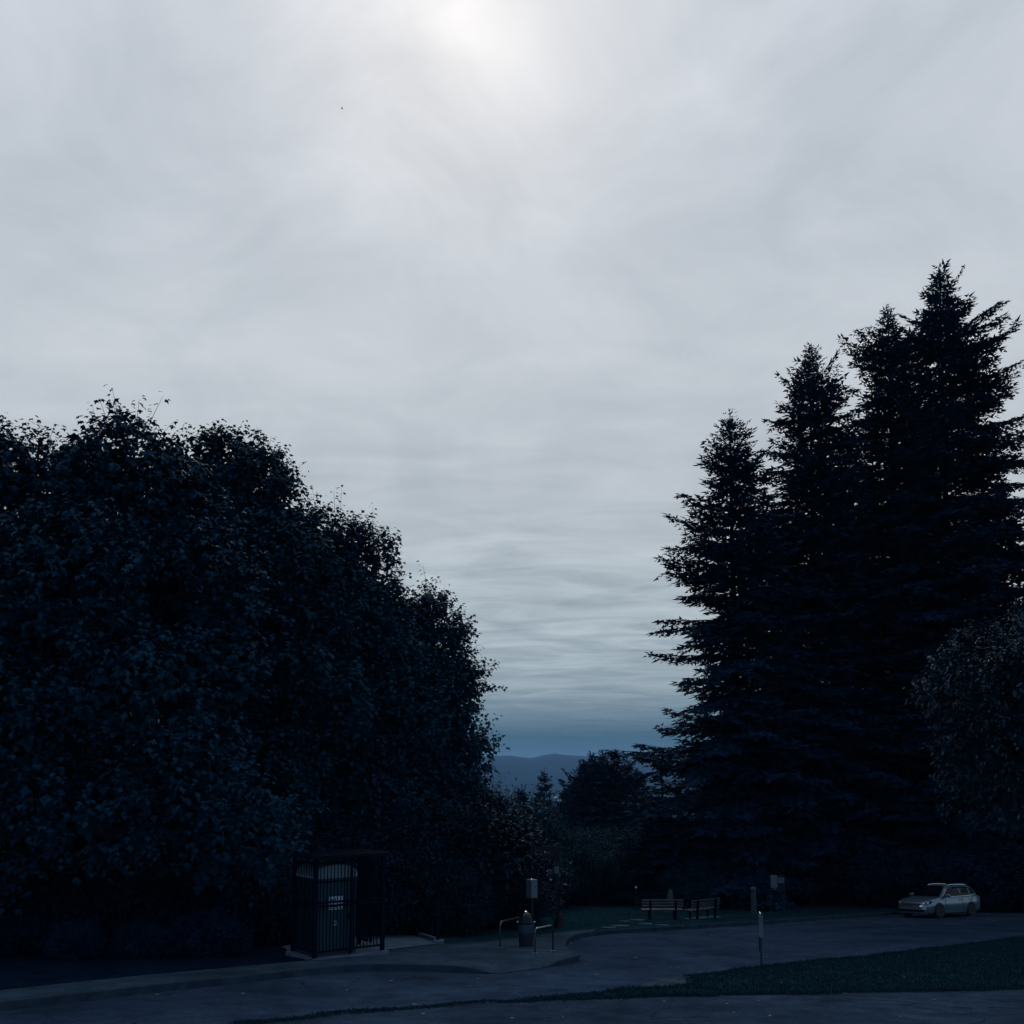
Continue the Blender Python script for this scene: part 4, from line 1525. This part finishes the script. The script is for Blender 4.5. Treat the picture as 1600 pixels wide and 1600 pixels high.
# ------------------------------------------------------------------ parked car
def car():
    c = G(1469, 1432)
    root = thing('parked_car', 'silver estate car parked at the kerb beneath the firs', 'car', (c.x, c.y, -SLOPE * c.y + .006))
    fwd = Vector((-.826, -.563))
    h = math.atan2(fwd.y, fwd.x)
    root.rotation_euler = (Matrix.Rotation(-math.atan(SLOPE), 4, 'X') @ Matrix.Rotation(h, 4, 'Z')).to_euler()
    # lower body: stations x, half width, top height, bottom height
    st = [(-2.27, .60, .80, .42), (-2.24, .70, .90, .36), (-2.16, .80, .985, .31), (-2.0, .85, 1.0, .27), (-1.6, .88, .99, .22), (-1.0, .89, .975, .20), (0, .89, .955, .19), (.7, .89, .945, .19),
          (1.0, .885, .955, .19), (1.25, .88, .935, .20), (1.6, .87, .885, .21), (1.85, .85, .845, .21), (2.02, .81, .80, .21), (2.14, .74, .745, .22), (2.22, .64, .68, .24), (2.265, .50, .60, .27)]
    V, Fc = [], []
    rings = []
    for (x, w, zt, zb) in st:
        hgt = zt - zb
        half = [(0, zb), (w * .80, zb), (w * .94, zb + .05), (w * .985, zb + hgt * .30), (w, zb + hgt * .50), (w * .995, zb + hgt * .68), (w * .985, zb + hgt * .74), (w * .965, zb + hgt * .86), (w * .92, zt - .03), (w * .84, zt - .004), (w * .55, zt + .018), (0, zt + .026)]
        ring = [(x, y, z) for y, z in half] + [(x, -y, z) for y, z in reversed(half[1:-1])]
        rings.append(len(V))
        V += ring
        k = len(ring)
    for i in range(len(st) - 1):
        for j in range(k):
            j2 = (j + 1) % k
            a, b = rings[i], rings[i + 1]
            Fc.append((a + j, b + j, b + j2, a + j2))
    Fc.append(tuple(range(k)))
    Fc.append(tuple(reversed(range(rings[-1], rings[-1] + k))))
    body = mesh_obj('body', V, Fc, M['paint'], root, smooth=True, sharp=30)

    # cabin: belt ring to roof ring with two rings between
    def ringpts(pts):
        return pts + [(x, -y, z) for x, y, z in reversed(pts[1:-1])]
    belt = [(1.20, 0, .965), (1.12, .50, .955), (.96, .78, .935), (.45, .835, .935), (-.6, .845, .95), (-1.6, .825, .975), (-2.02, .74, .99), (-2.16, .45, 1.0), (-2.18, 0, 1.0)]
    roof = [(.30, 0, 1.465), (.27, .42, 1.452), (.14, .575, 1.425), (-.25, .60, 1.445), (-.8, .605, 1.455), (-1.45, .60, 1.43), (-1.74, .55, 1.395), (-1.86, .36, 1.40), (-1.90, 0, 1.405)]
    crown = [(.12, 0, 1.492), (.08, .34, 1.482), (.0, .46, 1.470), (-.3, .48, 1.488), (-.8, .49, 1.495), (-1.4, .48, 1.468), (-1.62, .42, 1.44), (-1.72, .28, 1.438), (-1.74, 0, 1.438)]

    def lerp(a, b, f, bulge=0):
        return [tuple(p + (q - p) * f for p, q in zip(P, Q)) if not bulge else
                (P[0] + (Q[0] - P[0]) * f, (P[1] + (Q[1] - P[1]) * f) + (bulge if abs(P[1]) > .5 else 0), P[2] + (Q[2] - P[2]) * f) for P, Q in zip(a, b)]
    allr = [ringpts(x) for x in (belt, lerp(belt, roof, .35, .018), lerp(belt, roof, .7, .022), roof, crown)]
    V, Fc = [], []
    k = len(allr[0])
    for r_ in allr:
        V += r_
    for i in range(len(allr) - 1):
        for j in range(k):
            j2 = (j + 1) % k
            Fc.append((i * k + j, i * k + j2, (i + 1) * k + j2, (i + 1) * k + j))
    Fc.append(tuple(range(4 * k, 5 * k)))
    CAB_V, CAB_F = [Vector(v_) for v_ in V], list(Fc)
    mesh_obj('cabin', V, [tuple(reversed(f)) for f in Fc], M['paint'], root, smooth=True, sharp=40)

    from mathutils.bvhtree import BVHTree
    bvh = BVHTree.FromPolygons(CAB_V, CAB_F)

    def cab(x, z):
        """outer side surface of the cabin at x, z"""
        hit = bvh.ray_cast(Vector((x, 3, z)), Vector((0, -1, 0)))[0]
        return hit.y if hit else .6

    def side_panel(name, poly, s, m_, off=.008, parent=root):
        pts = [Vector(p_) for p_ in poly]
        n_ = len(pts)
        x0, x1 = min(p_.x for p_ in pts), max(p_.x for p_ in pts)
        z0, z1 = min(p_.y for p_ in pts), max(p_.y for p_ in pts)
        x = x0 + .06
        while x < x1:
            z = z0 + .05
            while z < z1:
                if inside((x, z), poly):
                    pts.append(Vector((x, z)))
                z += .07
            x += .09
        vo, _, fo, *_ = delaunay_2d_cdt(pts, [], [list(range(n_))], 1, 1e-4)
        P = [(v_.x, s * (cab(v_.x, v_.y) + off), v_.y) for v_ in vo]
        Q = [(v_.x, s * (cab(v_.x, v_.y) - .012), v_.y) for v_ in vo]
        k_ = len(P)
        fs = [tuple(f_) for f_ in fo] + [tuple(q + k_ for q in reversed(f_)) for f_ in fo]
        fs += [(a, (a + 1) % n_, k_ + (a + 1) % n_, k_ + a) for a in range(n_)]
        return mesh_obj(name, P + Q, fs, m_, parent, smooth=True, sharp=40)
    for s in (-1, 1):
        side_panel('side_window', [(-.55, .985), (.18, .975), (.80, .965), (.55, 1.13), (.28, 1.30), (.10, 1.375), (-.2, 1.395), (-.55, 1.405)], s, M['glass'])
        side_panel('side_window', [(-1.32, 1.01), (-.62, .99), (-.62, 1.405), (-1.0, 1.40), (-1.32, 1.385)], s, M['glass'])
        side_panel('side_window', [(-1.80, 1.06), (-1.38, 1.015), (-1.38, 1.38), (-1.52, 1.355), (-1.70, 1.22)], s, M['glass'])
        side_panel('pillar', [(-.615, .99), (-.555, .985), (-.555, 1.40), (-.615, 1.40)], s, M['trim'], .006)
        side_panel('pillar', [(-1.375, 1.015), (-1.325, 1.01), (-1.325, 1.38), (-1.375, 1.375)], s, M['trim'], .006)
        # chrome line below the windows
        m_ = MB()
        m_.tube([(x, s * (cab(x, z) + .022), z) for x, z in ((.82, .95), (.2, .962), (-.6, .972), (-1.4, .995), (-1.82, 1.035))], .012, 6)
        m_.build('window_trim', M['chrome'], root)
        # roof rail
        m_ = MB()
        m_.tube([(.02, s * .525, 1.45), (-.1, s * .53, 1.50), (-.8, s * .535, 1.515), (-1.4, s * .53, 1.49), (-1.55, s * .52, 1.44)], .016, 6)
        m_.build('roof_rail', M['chrome'], root, smooth=True)
        # mirrors
        m_ = MB()
        m_.lathe([(0, -.09), (.05, -.085), (.075, -.03), (.075, .05), (.05, .09), (0, .10)], 12)
        mm = m_.build('mirror', M['paint'], root, smooth=True)
        mm.rotation_euler = (R(90), 0, 0)
        mm.scale = (.9, 1.2, 1.35)
        mm.location = (.70, s * .97, 1.02)
        MB().box((.70, s * .87, .975), (.06, .12, .03)).build('mirror_arm', M['trim'], root)
        # handles, seams, sills
        for x in (-.35, -1.25):
            MB().box((x, s * .897, .80), (.20, .025, .03), bev=.008).build('door_handle', M['chrome'], root)
        for pts in (((.72, .93), (.80, .75), (.76, .35)), ((-.58, .95), (-.58, .60), (-.56, .28)), ((-1.40, .98), (-1.38, .72), (-1.05, .45))):
            m_ = MB()
            for (xa, za), (xb, zb_) in zip(pts, pts[1:]):
                m_.bar((xa, s * .888, za), (xb, s * .888, zb_), .008, .014)
            m_.build('door_seam', M['trim'], root)
        MB().box((0, s * .86, .20), (2.0, .06, .07), bev=.01).build('sill', M['trim'], root)
        # wheels
        for x in (1.30, -1.28):
            MB().lathe([(.375, 0), (.375, s * .012), (.34, s * .014)] if s > 0 else [(.34, -.014), (.375, -.012), (.375, 0)], 28, (x, s * .882, .33), axis='Y').build('wheel_arch', M['black'], root)
            m_ = MB()
            prof = [(.215, -.10), (.29, -.10), (.315, -.075), (.318, .07), (.295, .10), (.215, .10)]
            m_.lathe(prof, 28, (0, 0, 0), axis='Y')
            w_ = m_.build('wheel', M['black'], root, smooth=True)
            w_.location = (x, s * .815, .318)
            m_ = MB()
            m_.lathe([(.0, s * .06), (.05, s * .06), (.05, s * .085), (.0, s * .088)] if s > 0 else [(0, -.088), (.05, -.085), (.05, -.06), (0, -.06)], 12, axis='Y')
            m_.lathe([(.195, s * .02), (.215, s * .02), (.222, s * .098), (.195, s * .098)] if s > 0 else [(.195, -.098), (.222, -.098), (.215, -.02), (.195, -.02)], 28, axis='Y')
            for q in range(5):
                a = 2 * math.pi * q / 5 + .3
                for da in (-.13, .13):
                    m_.bar((.03 * math.cos(a), s * .078, .03 * math.sin(a)), (.205 * math.cos(a + da), s * .088, .205 * math.sin(a + da)), .028, .022)
            m_.lathe([(.0, s * -.02), (.20, s * -.02), (.20, s * .0), (0, 0)] if s > 0 else [(0, 0), (.20, 0), (.20, .02), (0, .02)], 20, axis='Y', mi=1)
            m_.build('rim', [M['rim'], M['trim']], w_, smooth=False)
        # lamps
        P = [(2.16, .46, .70), (2.05, .66, .725), (1.86, .80, .775), (1.80, .835, .77), (1.86, .84, .69), (2.00, .80, .635), (2.12, .70, .615), (2.215, .50, .62)]
        m_ = MB()
        n_ = len(P)
        out = [(x + .035, s * (y + .03), z + .012) for x, y, z in P]
        inn = [(x - .10, s * (y - .08), z) for x, y, z in P]
        m_.add(out + inn, [tuple(range(n_))] + [(k_, (k_ + 1) % n_, n_ + (k_ + 1) % n_, n_ + k_) for k_ in range(n_)])
        hl = m_.build('headlight', M['glass'], root)
        for (x, y, z, r_) in ((2.15, .64, .672, .052), (2.02, .775, .70, .045)):
            mb_ = MB()
            mb_.lathe([(0, .03), (r_ * .6, .028), (r_, 0), (r_, -.03)], 14)
            l_ = mb_.build('lens', M['chrome'], hl, smooth=True)
            l_.rotation_euler = (0, R(80), s * R(32))
            l_.location = (x, s * y, z)
        MB().box((-2.19, s * .70, .84), (.10, .24, .18), bev=.03).build('tail_light', M['red'], root)
    # windscreen and rear glass lie on the cabin's front and back
    def quad_on(name, pts, m_):
        n_ = len(pts)
        nrm = (Vector(pts[1]) - Vector(pts[0])).cross(Vector(pts[-1]) - Vector(pts[0])).normalized()
        if nrm.z < 0:
            nrm = -nrm
        P = [Vector(p_) + nrm * .012 for p_ in pts]
        Q = [Vector(p_) - nrm * .02 for p_ in pts]
        return mesh_obj(name, P + Q, [tuple(range(n_))] + [(k_, (k_ + 1) % n_, n_ + (k_ + 1) % n_, n_ + k_) for k_ in range(n_)], m_, root)
    lo = [(.965, .69, .968), (1.10, .48, .985), (1.165, .24, .990), (1.185, 0, .992), (1.165, -.24, .990), (1.10, -.48, .985), (.965, -.69, .968)]
    hi = [(.265, .505, 1.395), (.325, .40, 1.425), (.345, .20, 1.433), (.352, 0, 1.437), (.345, -.20, 1.433), (.325, -.40, 1.425), (.265, -.505, 1.395)]
    V, Fc = [], []
    for f in (0, .35, .7, 1.0):
        for a_, b_ in zip(lo, hi):
            p_ = Vector(a_).lerp(Vector(b_), f)
            V.append(p_ + Vector((.030, 0, .026)) + Vector((0, math.copysign(.02, p_.y) * (abs(p_.y) > .5) * math.sin(math.pi * f), 0)))
    for i in range(3):
        for j in range(6):
            Fc.append((i * 7 + j, i * 7 + j + 1, (i + 1) * 7 + j + 1, (i + 1) * 7 + j))
    nv = len(V)
    V += [v_ - Vector((.05, 0, .04)) for v_ in V]
    Fc += [tuple(reversed([q + nv for q in f_])) for f_ in Fc]
    edge = list(range(7)) + [13, 20, 27] + list(range(26, 20, -1)) + [14, 7]
    for a_, b_ in zip(edge, edge[1:] + edge[:1]):
        Fc.append((b_, a_, a_ + nv, b_ + nv))
    mesh_obj('windscreen', V, Fc, M['glass'], root, smooth=True, sharp=40)
    quad_on('rear_window', [(-2.15, -.52, 1.04), (-2.16, .0, 1.04), (-2.15, .52, 1.04), (-1.90, .42, 1.35), (-1.93, 0, 1.36), (-1.90, -.42, 1.35)], M['glass'])
    for y in (-.28, .30):
        MB().bar((1.17, y - .1, .995), (1.03, y + .32, 1.06), .012, .02).build('wiper', M['trim'], root)

    def nose(y):
        return float(np.interp(abs(y), [0, .50, .64, .74, .81], [2.275, 2.265, 2.22, 2.14, 2.02]))

    def band(name, ys, z0_, z1_, off0, off1, m_, thick=.03):
        V_, F_ = [], []
        for y in ys:
            V_ += [(nose(y) + off0, y, z0_), (nose(y) + off1, y, z1_), (nose(y) + off1 - thick - .06, y, z1_), (nose(y) + off0 - thick - .06, y, z0_)]
        for i in range(len(ys) - 1):
            for j in range(4):
                F_.append((i * 4 + j, i * 4 + (j + 1) % 4, (i + 1) * 4 + (j + 1) % 4, (i + 1) * 4 + j))
        F_ += [(0, 3, 2, 1), tuple((len(ys) - 1) * 4 + q for q in range(4))]
        return mesh_obj(name, V_, F_, m_, root)
    ys = list(np.linspace(-.50, .50, 9))
    band('grille', ys, .580, .680, .022, -.012, M['trim'])
    band('grille_trim', list(np.linspace(-.62, .62, 11)), .545, .582, .036, .006, M['chrome'], .02)
    band('bumper', list(np.linspace(-.74, .74, 13)), .40, .545, .028, .016, M['paint'])
    band('lower_intake', list(np.linspace(-.66, .66, 11)), .285, .395, .018, .024, M['trim'])
    band('bumper_lip', list(np.linspace(-.72, .72, 13)), .235, .28, .018, .028, M['paint'])
    # round badge: ring with a chevron inside
    m_ = MB()
    for k_ in range(18):
        a0, a1 = 2 * math.pi * k_ / 18, 2 * math.pi * (k_ + 1) / 18
        m_.bar((2.292, .062 * math.cos(a0), .628 + .062 * math.sin(a0)), (2.292, .062 * math.cos(a1), .628 + .062 * math.sin(a1)), .012)
    for (y0, z0_, y1, z1_) in ((-.026, .054, 0, .008), (.026, .054, 0, .008), (-.05, .03, -.022, -.05), (-.022, -.05, 0, .0), (0, 0, .022, -.05), (.022, -.05, .05, .03)):
        m_.bar((2.292, y0, .628 + z0_), (2.292, y1, .628 + z1_), .010)
    m_.build('badge', M['chrome'], root)
    MB().box((-2.27, 0, .62), (.03, .52, .13)).build('number_plate', M['white'], root)
    MB().box((-2.24, 0, .40), (.10, 1.3, .22), bev=.03).build('rear_bumper', M['paint'], root)


car()

# ------------------------------------------------------------------ far houses and a bird
for i, (u, v, Y) in enumerate(((861, 1215, 4300), (868, 1218, 4000), (876, 1221.5, 3700), (890, 1215.5, 4250), (872, 1216, 4200), (823, 1224, 3600), (897, 1222, 3650))):
    p = at(u, v, Y)
    w, d, h = random.uniform(10, 22), 10, random.uniform(5, 8)
    z0 = gz(p.x, Y)
    V = [(-w / 2, -d / 2, 0), (w / 2, -d / 2, 0), (w / 2, d / 2, 0), (-w / 2, d / 2, 0), (-w / 2, -d / 2, h), (w / 2, -d / 2, h), (w / 2, d / 2, h), (-w / 2, d / 2, h)]
    t = thing('far_house', 'tiny pale far-off house in the hazy valley', 'house', (p.x, Y, z0), random.uniform(-.4, .4), 'houses in the hazy valley')
    mesh_obj('wall', V, [(0, 1, 5, 4), (1, 2, 6, 5), (2, 3, 7, 6), (3, 0, 4, 7), (4, 5, 6, 7)], M['house'], t)
    mesh_obj('roof', [(-w / 2 - 1, -d / 2 - 1, h), (w / 2 + 1, -d / 2 - 1, h), (w / 2 + 1, d / 2 + 1, h), (-w / 2 - 1, d / 2 + 1, h), (-w / 2, 0, h + 3), (w / 2, 0, h + 3)],
             [(0, 1, 5, 4), (2, 3, 4, 5), (1, 2, 5), (3, 0, 4), (3, 2, 1, 0)], M['bark'], t)

p = at(534.5, 169.5, 120)
mb = MB()
mb.tube([(-.25, 0, .0), (-.1, 0, .02), (.1, 0, .03), (.22, 0, .01)], [.02, .08, .07, .01], 8)
for s in (-1, 1):
    mb.add([(-.12, 0, .04), (.10, 0, .04), (.10, s * .25, .14), (-.02, s * .55, .05), (-.10, s * .22, .12)], [(0, 1, 2, 4), (4, 2, 3)])
bird = mb.build('bird', M['bird'], loc=p, smooth=True)
bird.scale = (.55, .55, .55)
tag(bird, 'tiny dark bird gliding high in the cloudy sky', 'bird')

# ------------------------------------------------------------------ haze
def haze():
    V = [(x, y, z) for z in (-140, 150) for (x, y) in ((-15000, -700), (15000, -700), (15000, 15000), (-15000, 15000))]
    Fc = [(0, 3, 2, 1), (4, 5, 6, 7), (0, 1, 5, 4), (1, 2, 6, 5), (2, 3, 7, 6), (3, 0, 4, 7)]
    m = bpy.data.materials.new('haze')
    m.use_nodes = True
    t = m.node_tree
    t.nodes.clear()
    v = t.nodes.new('ShaderNodeVolumePrincipled')
    v.inputs['Color'].default_value = (.36, .66, 1.0, 1)
    v.inputs['Density'].default_value = 6e-5
    v.inputs['Anisotropy'].default_value = 0.0
    o_ = t.nodes.new('ShaderNodeOutputMaterial')
    t.links.new(v.outputs[0], o_.inputs['Volume'])
    o = mesh_obj('haze', V, Fc, m)
    o['kind'] = 'stuff'
    tag(o, 'blue evening haze lying over the valley and hills', 'haze')


haze()
